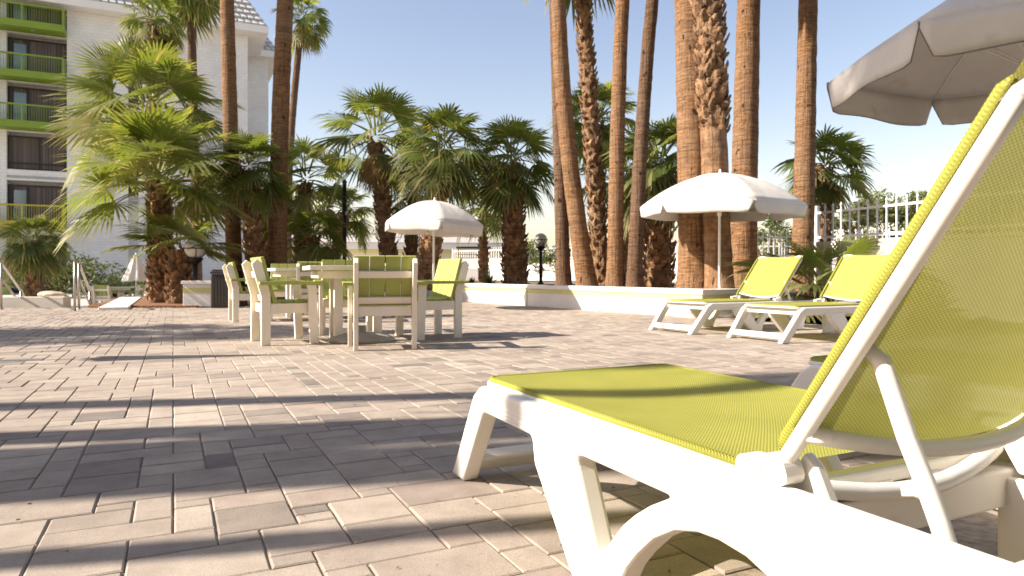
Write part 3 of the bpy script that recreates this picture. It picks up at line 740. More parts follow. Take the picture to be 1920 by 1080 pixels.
# ------------------------------------------------------------------ umbrellas
def umbrella(loc, Rr, rim, top, phase, label, n=6, val=.20, pole_r=.021, base=True, tilt=(0, 0), pole_mat='white_metal', seed=1, cloth='canvas', piping=False):
    rng = random.Random(seed)
    t = thing('patio_umbrella', loc, label, 'umbrella', 'open white canvas umbrellas')
    zr = rim + val; H = top - zr
    TM = Matrix.Rotation(tilt[0], 4, 'X') @ Matrix.Rotation(tilt[1], 4, 'Y')
    piv = Vector((0, 0, zr))
    def tf(p): return piv + TM @ (p - piv)
    def surf(r, th):   # r in 0..1, th angle
        q = ((th - phase) / (2 * math.pi / n)) % 1.0
        half = math.pi / n
        chord = math.cos(half) / math.cos((q - .5) * 2 * half)
        chord = chord * .82 + .18
        rr = Rr * r * (1 - (1 - chord) * r)
        sag = -.055 * math.sin(math.pi * q) * math.sin(math.pi * min(1, r * .95)) * Rr * .55
        z = zr + H * (1 - r ** 1.95) + sag
        return Vector((rr * math.cos(th), rr * math.sin(th), z))
    mb = MB(); na = 10; nr = 12; N = n * na
    vs = [surf(0.001, 0)]
    for i in range(1, nr + 1):
        for k in range(N): vs.append(surf(i / nr, phase + 2 * math.pi * k / N))
    fs = [(0, 1 + k, 1 + (k + 1) % N) for k in range(N)]
    for i in range(nr - 1):
        for k in range(N):
            k2 = (k + 1) % N; a = 1 + i * N
            fs.append((a + k, a + N + k, a + N + k2, a + k2))
    mb.add([tf(v) for v in vs], fs, True)
    can = mb.build('canopy', M[cloth], t)
    sd = can.modifiers.new('solid', 'SOLIDIFY'); sd.thickness = .003
    # valance flaps, one per panel, rounded at their ends so a notch stays at every rib
    mb = MB(); edges = []
    for p in range(n):
        m = 20; vs = []; rows = 4
        amp = [rng.uniform(-.012, .012) for _ in range(4)]
        for i in range(m + 1):
            q = i / m; th = phase + (p + q) * 2 * math.pi / n
            e = surf(1, th); x = abs(2 * q - 1)
            d = val * (1 - max(0, (x - .86) / .14) ** 2.2 * .80) * (1 + .04 * math.sin(q * 9 + p))
            rad = Vector((math.cos(th), math.sin(th), 0))
            for j in range(rows + 1):
                f = j / rows
                w = amp[p % 4] * math.sin(q * 7 + p * 2) * f
                vs.append(tf(e + Vector((0, 0, -d * f)) + rad * (.03 * f * (1 - .6 * f) + w)))
        fs = []
        for i in range(m):
            for j in range(rows):
                a = i * (rows + 1) + j; fs.append((a, a + 1, a + rows + 2, a + rows + 1))
        mb.add(vs, fs, True)
        edges.append([vs[i * (rows + 1) + rows] for i in range(m + 1)])
    vb = mb.build('valance', M[cloth], can, fix=False)
    sd = vb.modifiers.new('solid', 'SOLIDIFY'); sd.thickness = .004
    if piping:
        mb = MB()
        for e in edges: mb.tube([e[0] + Vector((0, 0, val * .17))] + e + [e[-1] + Vector((0, 0, val * .17))], .0042, 6)
        mb.build('piping', M['piping'], vb)
    for p in range(n):
        th = phase + p * 2 * math.pi / n; mb = MB()
        mb.tube([tf(surf(r, th) + Vector((0, 0, -.016))) for r in (.04, .2, .4, .6, .8, .97)], .007, 6)
        st = surf(.52, th) + Vector((0, 0, -.02)); mb.tube([tf(st), tf(Vector((0, 0, zr - .12)))], .006, 6)
        mb.build('rib', M[pole_mat], t)
    mb = MB(); mb.tube([Vector((0, 0, 0.02)), Vector((0, 0, zr - .2)), tf(Vector((0, 0, zr))), tf(Vector((0, 0, top + .02)))], pole_r, 14)
    mb.lathe([(pole_r * 1.7, zr - .17), (pole_r * 1.7, zr - .08)], (0, 0, 0), 12)
    mb.build('pole', M[pole_mat], t)
    mb = MB(); c = tf(Vector((0, 0, top))); mb.lathe([(.035, -.01), (.03, .015), (.016, .03), (.018, .055), (.001, .07)], c, 12); mb.build('finial', M[pole_mat], t)
    if base:
        mb = MB(); mb.lathe([(.27, 0), (.27, .035), (.24, .06), (.07, .085), (.045, .10), (.04, .26), (.03, .26)], (0, 0, 0), 28); mb.build('base', M['white_plastic'], t)
    return t
def toward(px, z, deg):          # a rib angle given from the direction that looks back at the camera, to the right
    p = Vector((X(px, z), z)); a = math.atan2(-p.y, -p.x); return a + R(deg)
z1 = 13.6
umbrella((X(813, z1), z1, 0), 1.02, 1.47, 2.12, toward(813, z1, 8), 'open white umbrella behind the front armchairs, in front of the middle palms', seed=3, tilt=(0, R(3)))
z2 = 11.2
umbrella((X(1349, z2), z2, 0), 1.30, 1.60, 2.31, toward(1349, z2, 21), 'open white umbrella in sun over the two pale lime loungers', val=.19, seed=5, tilt=(R(1), R(1)))
umbrella((3.27, 4.30, 0), 1.19, 1.86, 2.50, R(147), 'shaded grey-white umbrella cut by the top right corner', val=.21, seed=8, pole_r=.024, cloth='canvas', piping=True)

def closed_umbrella(loc, h, label, r=.17):
    t = thing('closed_umbrella', loc, label, 'umbrella', 'closed white canvas umbrellas')
    mb = MB(); N = 48; prof = [(.012, h), (.05, h - .16), (.085, h - .40), (.12, h - .65), (.155, h - .86), (.165, h - .93)]
    vs = []
    for i, (a, z) in enumerate(prof):
        for k in range(N):
            th = 2 * math.pi * k / N; rr = a * r / .165 * (1 + (.16 if i else 0) * math.cos(8 * th + i * .25)); vs.append(Vector((rr * math.cos(th), rr * math.sin(th), z - (.03 * math.cos(8 * th) if i == 5 else 0))))
    fs = [(i * N + k, i * N + (k + 1) % N, (i + 1) * N + (k + 1) % N, (i + 1) * N + k) for i in range(len(prof) - 1) for k in range(N)]
    mb.add(vs, fs, True); mb.build('canopy', M['canvas'], t)
    mb = MB(); mb.tube([Vector((0, 0, .02)), Vector((0, 0, h + .04))], .02, 12); mb.build('pole', M['white_metal'], t)
    mb = MB(); mb.lathe([(.25, 0), (.25, .04), (.06, .08), (.04, .22), (.03, .22)], (0, 0, 0), 24); mb.build('base', M['white_plastic'], t)
    return t
closed_umbrella((X(255, 24.2), 24.2, GZ), 1.93, 'small closed white umbrella on the pool deck left of the big fan palm', r=.40)
closed_umbrella((-4.95, 5.35, 0), 2.08, 'closed white umbrella standing left of the patio, out of the picture', r=.17)

# ------------------------------------------------------------------ palms
def fan_leaf(V, F, T, rng, az, el, pet, Rb, droop, nseg, dry, bright, base, sweep=118, prad=.018, tipdroop=.35, flop=0.0, roll=.75):
    d = Vector((math.cos(el) * math.cos(az), math.cos(el) * math.sin(az), math.sin(el)))
    pts = []; p = Vector(base); e = el; n = 5
    for i in range(n + 1):
        pts.append(p.copy())
        dd = Vector((math.cos(e) * math.cos(az), math.cos(e) * math.sin(az), math.sin(e)))
        p = p + dd * (pet / n); e -= droop / n
    d1 = (pts[-1] - pts[-2]).normalized()
    s = Vector((-math.sin(az), math.cos(az), 0)); s = (s + Vector((0, 0, rng.uniform(-roll, roll)))); s = (s - d1 * s.dot(d1)).normalized()
    nr = d1.cross(s) * -1.0
    if nr.z < 0 and el > -.9: nr = -nr
    # petiole
    b = len(V)
    for i, q in enumerate(pts):
        w = prad * (1.25 - .6 * i / n)
        for (a, c) in ((-1, 0), (1, 0), (0, -1.2)):
            V.append(tuple(q + s * a * w + nr * c * w)); T.append((min(1, bright + .30), min(1, dry + .22)))
    for i in range(n):
        for k in range(3):
            k2 = (k + 1) % 3; F.append((b + i * 3 + k, b + i * 3 + k2, b + i * 3 + 3 + k2, b + i * 3 + 3 + k))
    hub = pts[-1]
    sw = R(sweep); dphi = 2 * sw / nseg
    st = (.05, .28, .52, .76, 1.0)
    fold = rng.uniform(-.10, .28); bend = rng.uniform(.05, .35)
    cut = rng.uniform(.42, .58)
    for j in range(nseg):
        ph = -sw + dphi * (j + .5)
        L = Rb * (.70 + .30 * math.cos(ph * .75)) * rng.uniform(.90, 1.04)
        td = tipdroop * rng.uniform(.5, 1.5); side = rng.uniform(-.04, .04)
        pl = .10 * dphi
        b = len(V); dr = min(1, dry + (rng.uniform(.2, .7) if rng.random() < .10 else 0))
        for r in st:
            dirn = d1 * math.cos(ph + side * r) + s * math.sin(ph + side * r)
            c = hub + dirn * (L * r) + nr * (fold * abs(math.sin(ph)) * L * r * .6) - nr * (bend * L * r * r * max(0, math.cos(ph)) * .5)
            c = c + Vector((0, 0, -td * L * max(0, r - .25) ** 2 * 1.5 - flop * L * r * r))
            cross = (s * math.cos(ph) - d1 * math.sin(ph))
            w = L * r * math.tan(dphi / 2) if r <= cut else L * cut * math.tan(dphi / 2) * max(0, (1 - r) / (1 - cut)) ** .7
            tip = max(0, r - .72) / .28
            tt = (bright, min(1, dr + tip * .75))
            if r >= .999:
                V.append(tuple(c)); T.append(tt)
            else:
                V.append(tuple(c - cross * w + nr * L * r * pl)); V.append(tuple(c + cross * w - nr * L * r * pl)); T.append(tt); T.append(tt)
        m = len(st) - 1
        for i in range(m - 1): F.append((b + 2 * i, b + 2 * i + 1, b + 2 * i + 3, b + 2 * i + 2))
        F.append((b + 2 * (m - 1), b + 2 * (m - 1) + 1, b + 2 * m))

def mesh_from(V, F, T, name, mat):
    me = bpy.data.meshes.new(name); me.from_pydata(V, [], F)
    at = me.color_attributes.new('tint', 'FLOAT_COLOR', 'POINT')
    arr = np.zeros((len(V), 4), np.float32); arr[:, 3] = 1; arr[:, :2] = np.array(T, np.float32)
    at.data.foreach_set('color', arr.ravel()); me.materials.append(mat); return me

def crown_mesh(seed, N=34, pet=.95, blade=.95, elmin=-35, elmax=82, nseg=30, bright=(.25, .9), core=.10, droop=.55, tipdroop=.35, dry=.03, hgt=.35, power=1.0):
    rng = random.Random(seed); V, F, T = [], [], []
    for i in range(N):
        f = (i + .5) / N
        el = R(elmax + (elmin - elmax) * f ** power + rng.uniform(-9, 9)); az = i * 2.39996 + rng.uniform(-.3, .3)
        pl = pet * (.70 + .5 * f) * rng.uniform(.85, 1.12); bl = blade * (.78 + .30 * min(1, f * 2)) * rng.uniform(.88, 1.08)
        base = Vector((core * math.cos(az), core * math.sin(az), hgt * (1 - f)))
        br = bright[0] + (bright[1] - bright[0]) * (1 - f * .75) * rng.uniform(.45, 1.15) - (.25 if rng.random() < .3 else 0)
        dd = dry + (rng.uniform(.1, .35) if f > .8 and rng.random() < .5 else 0)
        fan_leaf(V, F, T, rng, az, el, pl, bl, droop * rng.uniform(.5, 1.4) * (1 - abs(math.sin(el)) * .5), nseg, dd, min(1, max(0, br)), base, tipdroop=tipdroop, prad=.016 + .008 * blade)
    return mesh_from(V, F, T, 'crown', M['palm_leaf'])
def skirt_mesh(seed, N=26, pet=.55, blade=.8, depth=.9, core=.16, nseg=16):
    rng = random.Random(seed); V, F, T = [], [], []
    for i in range(N):
        f = i / N; az = i * 2.39996 + rng.uniform(-.3, .3); el = R(-38 - 44 * rng.random())
        base = Vector((core * math.cos(az), core * math.sin(az), -depth * f * .6 - .02))
        fan_leaf(V, F, T, rng, az, el, pet * rng.uniform(.6, 1.1), blade * rng.uniform(.7, 1.1), .5, nseg, rng.uniform(0, .8), rng.random(), base, sweep=80, tipdroop=.5, flop=.1)
    return mesh_from(V, F, T, 'dead_skirt', M['dry_leaf'])

CROWN = {
 'big':   [crown_mesh(11, 34, .90, 1.28, -24, 76, 32, (.45, 1.0), .16, .35, .16, .05, .6), crown_mesh(12, 38, .90, 1.22, -34, 76, 32, (.45, 1.0), .16, .35, .18, .06, .6), crown_mesh(13, 15, .65, 1.15, 4, 60, 32, (.5, 1.0), .2, .35, .18, .06, .25)],
 'mid':   [crown_mesh(21, 36, .72, .95, -58, 84, 26, (.2, .85), .13, .5, .30, .03, .45), crown_mesh(22, 38, .68, .92, -60, 80, 26, (.15, .75), .13, .5, .34, .04, .45), crown_mesh(23, 27, .85, .95, -48, 86, 28, (.25, .9), .13, .5, .22, .03, .45)],
 'small': [crown_mesh(31, 26, .52, .66, -40, 82, 22, (.2, .85), .08, .5, .28, .03, .25), crown_mesh(32, 24, .56, .66, -45, 80, 22, (.2, .75), .08, .5, .32, .05, .25)],
 'tall':  [crown_mesh(41, 36, .80, .80, -60, 84, 20, (.2, .8), .13, .6, .45, .03, .4), crown_mesh(42, 34, .75, .85, -62, 84, 20, (.2, .8), .13, .6, .5, .04, .4)],
}
SKIRT = [skirt_mesh(51), skirt_mesh(52, 30, .6, .85, 1.2, .16)]

def trunk_path(p0, p1, n, bend, rng):
    p0 = Vector(p0); p1 = Vector(p1); d = p1 - p0; L = d.length
    side = Vector((1, 0, 0)); out = []
    for i in range(n + 1):
        f = i / n; out.append(p0 + d * f + side * bend * math.sin(math.pi * f) + Vector((rng.uniform(-.004, .004), rng.uniform(-.004, .004), 0)))
    return out
def smooth_trunk(mb, path, r0, r1, rng, flare=1.35):
    n = len(path) - 1; rad = []
    for i in range(n + 1):
        f = i / n; h = (path[i] - path[0]).length
        r = r0 + (r1 - r0) * f; r *= 1 + (flare - 1) * math.exp(-h / .35)
        rad.append(r * (1 + rng.uniform(-.022, .022)))
    mb.tube(path, rad, 20)
def boots(mb, path, r0, r1, rng, density=1.0, size=1.0, f0=0.0, f1=1.0):
    n = len(path) - 1; L = (path[-1] - path[0]).length
    step = .021 / density / size; m = int(L * (f1 - f0) / step)
    for i in range(m):
        f = f0 + (f1 - f0) * (i + rng.random() * .6) / m; a = i * 2.39996 + rng.uniform(-.25, .25)
        x = f * n; k = min(n - 1, int(x)); c = path[k].lerp(path[k + 1], x - k); r = (r0 + (r1 - r0) * f) * .97
        rad = Vector((math.cos(a), math.sin(a), 0)); tan = Vector((-math.sin(a), math.cos(a), 0)); up = Vector((0, 0, 1))
        w = size * rng.uniform(.055, .085); h = size * rng.uniform(.10, .19); o = size * rng.uniform(.035, .095); lean = rng.uniform(-.05, .05) * size
        p = c + rad * r
        th = .022 * size
        mid = p + up * h * .55 + rad * o * .55
        tip = p + up * h + rad * o + tan * lean
        wt = w * rng.uniform(.30, .6)
        vs = [p - tan * w - rad * .03, p + tan * w - rad * .03, p + rad * th * 1.2 + up * h * .02,
              mid - tan * w * .8, mid + tan * w * .8, mid + rad * th * 1.3 - up * .02 * size,
              tip - tan * wt, tip + tan * wt, tip + rad * th * .7 - up * .015 * size]
        fs = [(0, 2, 5, 3), (2, 1, 4, 5), (1, 0, 3, 4), (3, 5, 8, 6), (5, 4, 7, 8), (4, 3, 6, 7), (6, 8, 7)]
        mb.add(vs, fs, False, (min(1, max(0, rng.gauss(.5, .2))), 0))

PALM_N = [0]
def palm(label, base, top, r0, r1, kind, crown, cscale, group=None, skirt=None, bend=0.0, mat=None, boot=(1.0, 1.0), czrot=None, cat='palm tree', boot_range=(0, 1), tilt=0.0):
    PALM_N[0] += 1; rng = random.Random(PALM_N[0] * 7 + 1)
    base = Vector(base); t = thing('palm_tree', base, label, cat, group)
    rel = Vector(top) - base
    n = max(10, int(rel.length / .11))
    path = trunk_path((0, 0, -.05), rel, n, bend, rng)
    mb = MB()
    if kind == 'smooth':
        smooth_trunk(mb, path, r0, r1, rng); mat = mat or M['bark_orange']
    elif kind == 'boots':
        smooth_trunk(mb, path, r0 * .9, r1 * .9, rng, 1.15); boots(mb, path, r0 * .9, r1 * .9, rng, boot[0], boot[1]); mat = mat or M['bark_boots']
    else:  # smooth below, boots above
        smooth_trunk(mb, path, r0, r1, rng, 1.2); boots(mb, path, r0, r1, rng, boot[0], boot[1], *boot_range); mat = mat or M['bark_boots']
    mb.build('trunk', mat, t)
    o = bpy.data.objects.new('crown', crown); C.objects.link(o); o.parent = t; o.location = rel
    o.rotation_euler = (rng.uniform(-.08, .08), tilt + rng.uniform(-.06, .06), rng.uniform(0, 6.28) if czrot is None else czrot)
    o.scale = (cscale,) * 3
    if skirt is not None:
        k, ss = skirt
        q = bpy.data.objects.new('dead_skirt', SKIRT[k]); C.objects.link(q); q.parent = t; q.location = rel - Vector((0, 0, .05)); q.scale = (ss, ss, ss); q.rotation_euler = (0, 0, rng.uniform(0, 6.28))
    return t
def PB(px, z, g): return Vector((X(px, z), z, g))
GP = 'fan palms around the patio'; GT = 'tall palm trunks in the right planter'
K = CROWN
# left cluster
palm('big bright fan palm with thick shaggy trunk rising from the mulch bed', PB(303, 15.9, .03), P(298, 352, 15.9), .27, .20, 'boots', K['big'][0], .98, GP, boot=(1.3, 1.2), czrot=.4)
palm('short fan palm fused beside the big shaggy trunk, its low fronds over the closed umbrella', PB(335, 15.45, .03), P(336, 470, 15.45), .26, .24, 'boots', K['big'][2], .74, GP, boot=(1.3, 1.2), czrot=3.6)
palm('tall bushy fan palm rising behind the big bright fan palm', PB(318, 18.4, .0), P(274, 222, 18.4), .20, .18, 'boots', K['big'][1], 1.06, GP, boot=(.9, 1.1), czrot=1.0)
palm('palm with brown dead skirt against the hotel wall, above the big fan palm', PB(292, 24, -.57), P(287, 45, 24), .20, .17, 'boots', K['tall'][0], .80, GP, skirt=(1, .95), boot=(.6, 1.1))
palm('slim palm trunk in front of the hotel wall, crown above the photo', PB(372, 26, -.57), P(357, -25, 26), .17, .15, 'smooth', K['tall'][1], 1.0, GP, mat=M['bark_brown'])
palm('tall bare palm trunk on the left, standing left of the shaggy paired trunk', PB(440, 17.2, .28), P(421, -190, 17.2), .19, .155, 'smooth', K['tall'][0], 1.1, GP, mat=M['bark_orange'])
palm('tall bare palm trunk leaning right and crossing the thin far palm', PB(519, 17.6, .28), P(548, -210, 17.6), .235, .19, 'smooth', K['tall'][1], 1.1, GP, bend=-.08)
palm('shaggy-trunked palm between the two bare left trunks', PB(482, 16.9, .28), P(466, 322, 16.9), .23, .2, 'boots', K['mid'][0], .70, GP, boot=(1.0, 1.1))
palm('second shaggy-trunked palm squeezed behind the bare left trunks', PB(503, 19.4, .28), P(507, 405, 19.4), .2, .18, 'boots', K['small'][0], .85, GP, boot=(.9, 1.1))
palm('thin far palm with a round crown beside the hotel roof', PB(540, 33, -.57), P(566, 38, 33), .19, .15, 'smooth', K['tall'][0], .92, GP, skirt=(0, .7), mat=M['bark_brown'], bend=-.25)
palm('bushy palm right of the leaning bare trunk', PB(556, 20.0, .28), P(574, 345, 20.0), .18, .17, 'boots', K['mid'][2], .84, GP, boot=(.8, 1.1))
palm('small leaning palm with dark trunk left of the black pole', PB(614, 21.5, .2), P(648, 400, 21.5), .17, .15, 'boots', K['small'][1], .95, GP, boot=(.7, 1.0))
palm('short leaning palm with rough trunk behind the rear table', PB(553, 18.6, .28), P(588, 448, 18.6), .20, .15, 'boots', K['small'][0], .95, GP, boot=(1.0, 1.2))
palm('shaded little palm by the lime wall at the left edge', PB(66, 24, -.5), P(62, 458, 24), .27, .22, 'boots', K['mid'][1], .80, GP, boot=(.8, 1.2))
# middle group
palm('spreading palm with separate fans, left of the white middle umbrella', PB(736, 19.0, .36), P(704, 268, 19.0), .24, .2, 'boots', K['mid'][2], 1.02, GP, skirt=(0, .7), boot=(.9, 1.1), czrot=.3)
palm('dense dark palm directly behind the white middle umbrella', PB(797, 17.6, .36), P(832, 290, 17.6), .28, .22, 'boots', K['mid'][1], .92, GP, boot=(.9, 1.15))
palm('low leafy palm just above the white middle umbrella', PB(770, 20.5, .36), P(775, 372, 20.5), .2, .18, 'boots', K['mid'][0], .72, GP, boot=(.7, 1.1))
palm('shaggy palm with thick straight trunk left of the globe lamp', PB(967, 19.0, .36), P(958, 312, 19.0), .34, .27, 'boots', K['mid'][0], .92, GP, boot=(1.1, 1.3), czrot=1.9)
palm('small far palm between the white umbrella and the thick shaggy palm', PB(907, 27, .3), P(905, 395, 27), .2, .16, 'boots', K['small'][1], 1.25, GP, boot=(.6, 1.1))
palm('palm crown behind the upright slim trunks, with shaggy stump trunk', PB(1232, 15.4, .36), P(1240, 318, 15.4), .33, .27, 'boots', K['mid'][1], .88, GP, boot=(1.1, 1.35))
palm('palm crown showing between the slim planter trunks', PB(1118, 20.5, .36), P(1120, 235, 20.5), .24, .2, 'boots', K['mid'][0], .92, GP, skirt=(0, .7), boot=(.8, 1.1))
palm('palm crown behind the leaning slim trunks at the planter middle', PB(1172, 19.0, .36), P(1168, 345, 19.0), .22, .2, 'boots', K['mid'][2], .82, GP, boot=(.7, 1.1))
# tall trunks in the right planter
palm('slim bare trunk, leftmost of the planter trunks', PB(1057, 15.0, .36), P(1037, -150, 15.0), .155, .125, 'smooth', K['tall'][0], .85, GT, mat=M['bark_brown'])
palm('curved orange bare trunk close right of the leftmost planter trunk', PB(1102, 14.6, .36), P(1046, -240, 14.6), .20, .135, 'smooth', K['tall'][1], .9, GT, bend=-.22)
palm('shaggy slim trunk between the curved orange trunk and the leaning trunks', PB(1130, 15.9, .36), P(1084, -120, 15.9), .21, .15, 'boots', K['tall'][0], .95, GT, boot=(.85, 1.05))
palm('orange bare trunk leaning right, left of the darkest leaning trunk', PB(1153, 14.0, .36), P(1191, -340, 14.0), .165, .12, 'smooth', K['tall'][1], .85, GT, bend=-.10)
palm('dark bare trunk leaning right, beside the shaggy stump', PB(1188, 13.9, .36), P(1264, -360, 13.9), .155, .105, 'smooth', K['tall'][0], .8, GT, mat=M['bark_brown'], bend=-.12)
palm('widest bare trunk at the right end of the planter', PB(1303, 12.1, .36), P(1284, -420, 12.1), .265, .24, 'smooth', K['tall'][1], 1.0, GT)
palm('trunk covered in golden leaf stubs directly above the right umbrella', PB(1349, 11.75, .36), P(1316, -340, 11.75), .225, .205, 'stubs', K['tall'][0], .95, GT, boot=(1.5, 1.15), boot_range=(.34, 1.0))
palm('orange bare trunk right of the golden stubbed trunk', PB(1391, 13.6, .36), P(1410, -270, 13.6), .27, .19, 'smooth', K['tall'][1], .95, GT)
palm('orange bare trunk standing at the left end of the white picket fence', PB(1503, 13.15, -.01), P(1522, -330, 13.15), .205, .15, 'smooth', K['tall'][0], 1.0, GT)
palm('small palm behind the trunk at the fence end', PB(1540, 15.3, -.03), P(1546, 318, 15.3), .20, .17, 'boots', K['small'][0], .98, GP, skirt=(0, .5), boot=(.8, 1.0))
# beyond the left edge of the picture: these throw the long shadows over the paving
GO = 'palms left of the patio, out of the picture'
palm('bare palm left of the patio, thickest of those out of the picture', (-9.3, 1.06, -.03), (-9.1, .63, 10.2), .28, .25, 'smooth', K['tall'][0], 1.1, GO)
palm('bare palm left of the patio, close behind the thickest one', (-10.0, .62, -.03), (-9.9, 1.30, 9.6), .17, .15, 'smooth', K['tall'][1], 1.0, GO)
palm('slimmer bare palm left of the patio, second from the camera', (-8.2, 1.95, -.03), (-7.9, 1.62, 7.2), .15, .12, 'smooth', K['tall'][1], .85, GO)
palm('tall bare palm left of the patio, crown shading the corner umbrella', (-10.6, 2.55, -.03), (-10.0, 1.60, 11.5), .13, .11, 'smooth', K['tall'][0], 1.25, GO)
palm('thin young palm left of the patio, nearest the camera', (-6.6, .62, -.03), (-6.3, .66, 8.4), .075, .06, 'smooth', K['small'][0], 1.1, GO, mat=M['bark_brown'])
palm('bushy palm left of the patio, beyond the closed umbrella', (-12.6, 6.3, -.03), (-12.4, 6.4, 5.6), .24, .2, 'boots', K['mid'][0], 1.0, GO, boot=(.6, 1.1))

# small fan palms and agaves at ground level
def lowpalm(label, loc, cm, sc, rz=0.0, cat='palm plant'):
    t = thing('fan_palm_plant', loc, label, cat)
    mb = MB(); mb.lathe([(.10 * sc, -.05), (.09 * sc, .12 * sc), (.05 * sc, .22 * sc)], (0, 0, 0), 12); mb.build('stem', M['bark_boots'], t)
    o = bpy.data.objects.new('fronds', cm); C.objects.link(o); o.parent = t; o.location = (0, 0, .18 * sc); o.scale = (sc,) * 3; o.rotation_euler = (0, 0, rz); return t
LOW = crown_mesh(61, 20, .55, .55, -8, 72, 26, (.25, .9), .05, .35, .25, .06, .15)
lowpalm('young fan palm growing in gravel between the two pale lime loungers', PB(1552, 10.9, -.01), LOW, 1.40, .5)
lowpalm('small dark fan plant at the foot of the bare left trunks', PB(497, 17.6, .28), LOW, .8, 2.0)
lowpalm('small fan plant beneath the bushy left palms, above the rear table', PB(585, 18.9, .28), LOW, .7, 3.0)
def agave(label, loc, s, seed):
    rng = random.Random(seed); mb = MB()
    for i in range(26):
        a = i * 2.39996; el = R(78 - 62 * i / 26); d = Vector((math.cos(a) * math.cos(el), math.sin(a) * math.cos(el), math.sin(el))); sd = Vector((-math.sin(a), math.cos(a), 0)); L = s * rng.uniform(.8, 1.1)
        nn = d.cross(sd); w = .05 * s / .4 * .6
        vs = [sd * -w * .6, sd * w * .6, d * L * .5 - sd * w - nn * .01, d * L * .5 + sd * w - nn * .01, d * L * .5 + nn * w * -.5, d * L + Vector((0, 0, -.06 * s))]
        mb.add(vs, [(0, 1, 4), (0, 4, 2), (1, 3, 4), (2, 4, 5), (4, 3, 5)], False, (rng.uniform(.2, .7), .1))
    o = mb.build('agave', M['shrub_leaf'], None, fix=False); o.location = loc; return tag(o, label, 'agave')
agave('spiky grey-green agave on the planter bed left of the thick shaggy palm', (X(917, 18.2), 18.2, .36), .42, 1)
agave('small agave on the planter bed near the right armchair', (X(885, 18.4), 18.4, .36), .30, 2)

# ------------------------------------------------------------------ leafy trees and shrubs
def leaf_cloud(mb, cen, rad, count, rng, leaf, squash=.75, bright=(.2, .9)):
    for i in range(count):
        while True:
            p = Vector((rng.uniform(-1, 1), rng.uniform(-1, 1), rng.uniform(-1, 1)))
            if .25 < p.length < 1: break
        c = Vector(cen) + Vector((p.x * rad, p.y * rad, p.z * rad * squash))
        a = Vector((rng.gauss(0, 1), rng.gauss(0, 1), rng.gauss(0, .7))).normalized(); b = a.cross(Vector((rng.gauss(0, 1), rng.gauss(0, 1), rng.gauss(0, 1)))).normalized()
        l = leaf * rng.uniform(.6, 1.3); w = l * .32
        mb.add([c - a * l, c + b * w, c + a * l, c - b * w], [(0, 1, 2, 3)], False, (rng.uniform(*bright), rng.uniform(0, .35)))
def leafy_tree(label, base, h, cr, clumps, leaf, mat, seed, cat='tree', trunk_r=.14, per=150, lo=.35, group=None, bright=(.2, .9)):
    rng = random.Random(seed); t = thing('leafy_tree' if cat == 'tree' else 'shrub', base, label, cat, group)
    mt = MB(); mc = MB()
    th = h * lo
    mt.tube([Vector((0, 0, -.05)), Vector((.04, 0, th * .5)), Vector((0, .05, th)), Vector((.05, 0, h * .7))], [trunk_r, trunk_r * .8, trunk_r * .65, trunk_r * .25], 8)
    for k in range(clumps):
        a = k * 2.39996; f = (k + .5) / clumps
        rr = cr * math.sqrt(rng.random()) * (.9 if cat == 'tree' else 1); z = th + (h - th) * (.25 + .75 * rng.random()) * (1 - .35 * (rr / cr) ** 2)
        c = Vector((rr * math.cos(a), rr * math.sin(a), z))
        mt.tube([Vector((0, 0, th * .8)), c * .5 + Vector((0, 0, th * .45)), c], [trunk_r * .4, trunk_r * .22, trunk_r * .08], 5)
        leaf_cloud(mc, c, cr * rng.uniform(.22, .42), per, rng, leaf, .7, bright)
    mt.build('trunk', M['bark_brown'], t); mc.build('crown', mat, t, fix=False); return t
TL, SL = M['tree_leaf'], M['shrub_leaf']
leafy_tree('airy pale tree with small crown beyond the picket fence, left of the bigger olive tree', PB(1596, 34, -.6), 4.9, 1.2, 12, .12, TL, 1, per=170, lo=.5, bright=(.1, .7))
leafy_tree('broad olive-brown tree beyond the picket fence, next to the foreground backrest', PB(1690, 36, -.6), 5.6, 2.6, 30, .15, TL, 2, per=200, lo=.3, bright=(.1, .7))
leafy_tree('leafy tree behind the right umbrella, left of the fence-end trunk', PB(1445, 38, -.6), 4.6, 2.2, 18, .13, SL, 3, per=150, lo=.25, bright=(.3, 1))
leafy_tree('round shrub filling the view through the near picket fence', PB(1640, 24, -.6), 2.5, 2.3, 30, .11, TL, 4, cat='shrub', per=190, lo=.1, bright=(.05, .7))
leafy_tree('low shrub behind the far fence by the orange trunk', PB(1440, 25, -.6), 2.0, 1.6, 16, .09, SL, 5, cat='shrub', per=130, lo=.1)
leafy_tree('green shrub spilling over the white wall behind the globe lamp', PB(1020, 32.5, .36), 2.0, 1.5, 18, .10, SL, 6, cat='shrub', per=130, lo=.1)
leafy_tree('lime green bush showing over the flat white roof', PB(680, 62, -.6), 5.2, 3.0, 16, .2, TL, 7, cat='shrub', per=120, lo=.1, bright=(.7, 1))
leafy_tree('pale bush over the flat roof, right of the chimney', PB(745, 64, -.6), 5.0, 3.0, 16, .2, TL, 8, cat='shrub', per=120, lo=.1, bright=(.7, 1))
leafy_tree('dark hedge bush under the hotel balconies', PB(96, 36, -.57), 2.3, 2.2, 22, .13, SL, 9, cat='shrub', per=130, lo=.05, bright=(0, .4))
leafy_tree('dark bush behind the closed umbrella at the hotel foot', PB(215, 36, -.57), 1.9, 2.4, 22, .13, SL, 10, cat='shrub', per=130, lo=.05, bright=(0, .4))
leafy_tree('rounded green tree beyond the far fence, between orange trunk and fence end', PB(1478, 30, -.6), 3.6, 1.2, 12, .10, SL, 12, per=130, lo=.3, bright=(.3, 1))

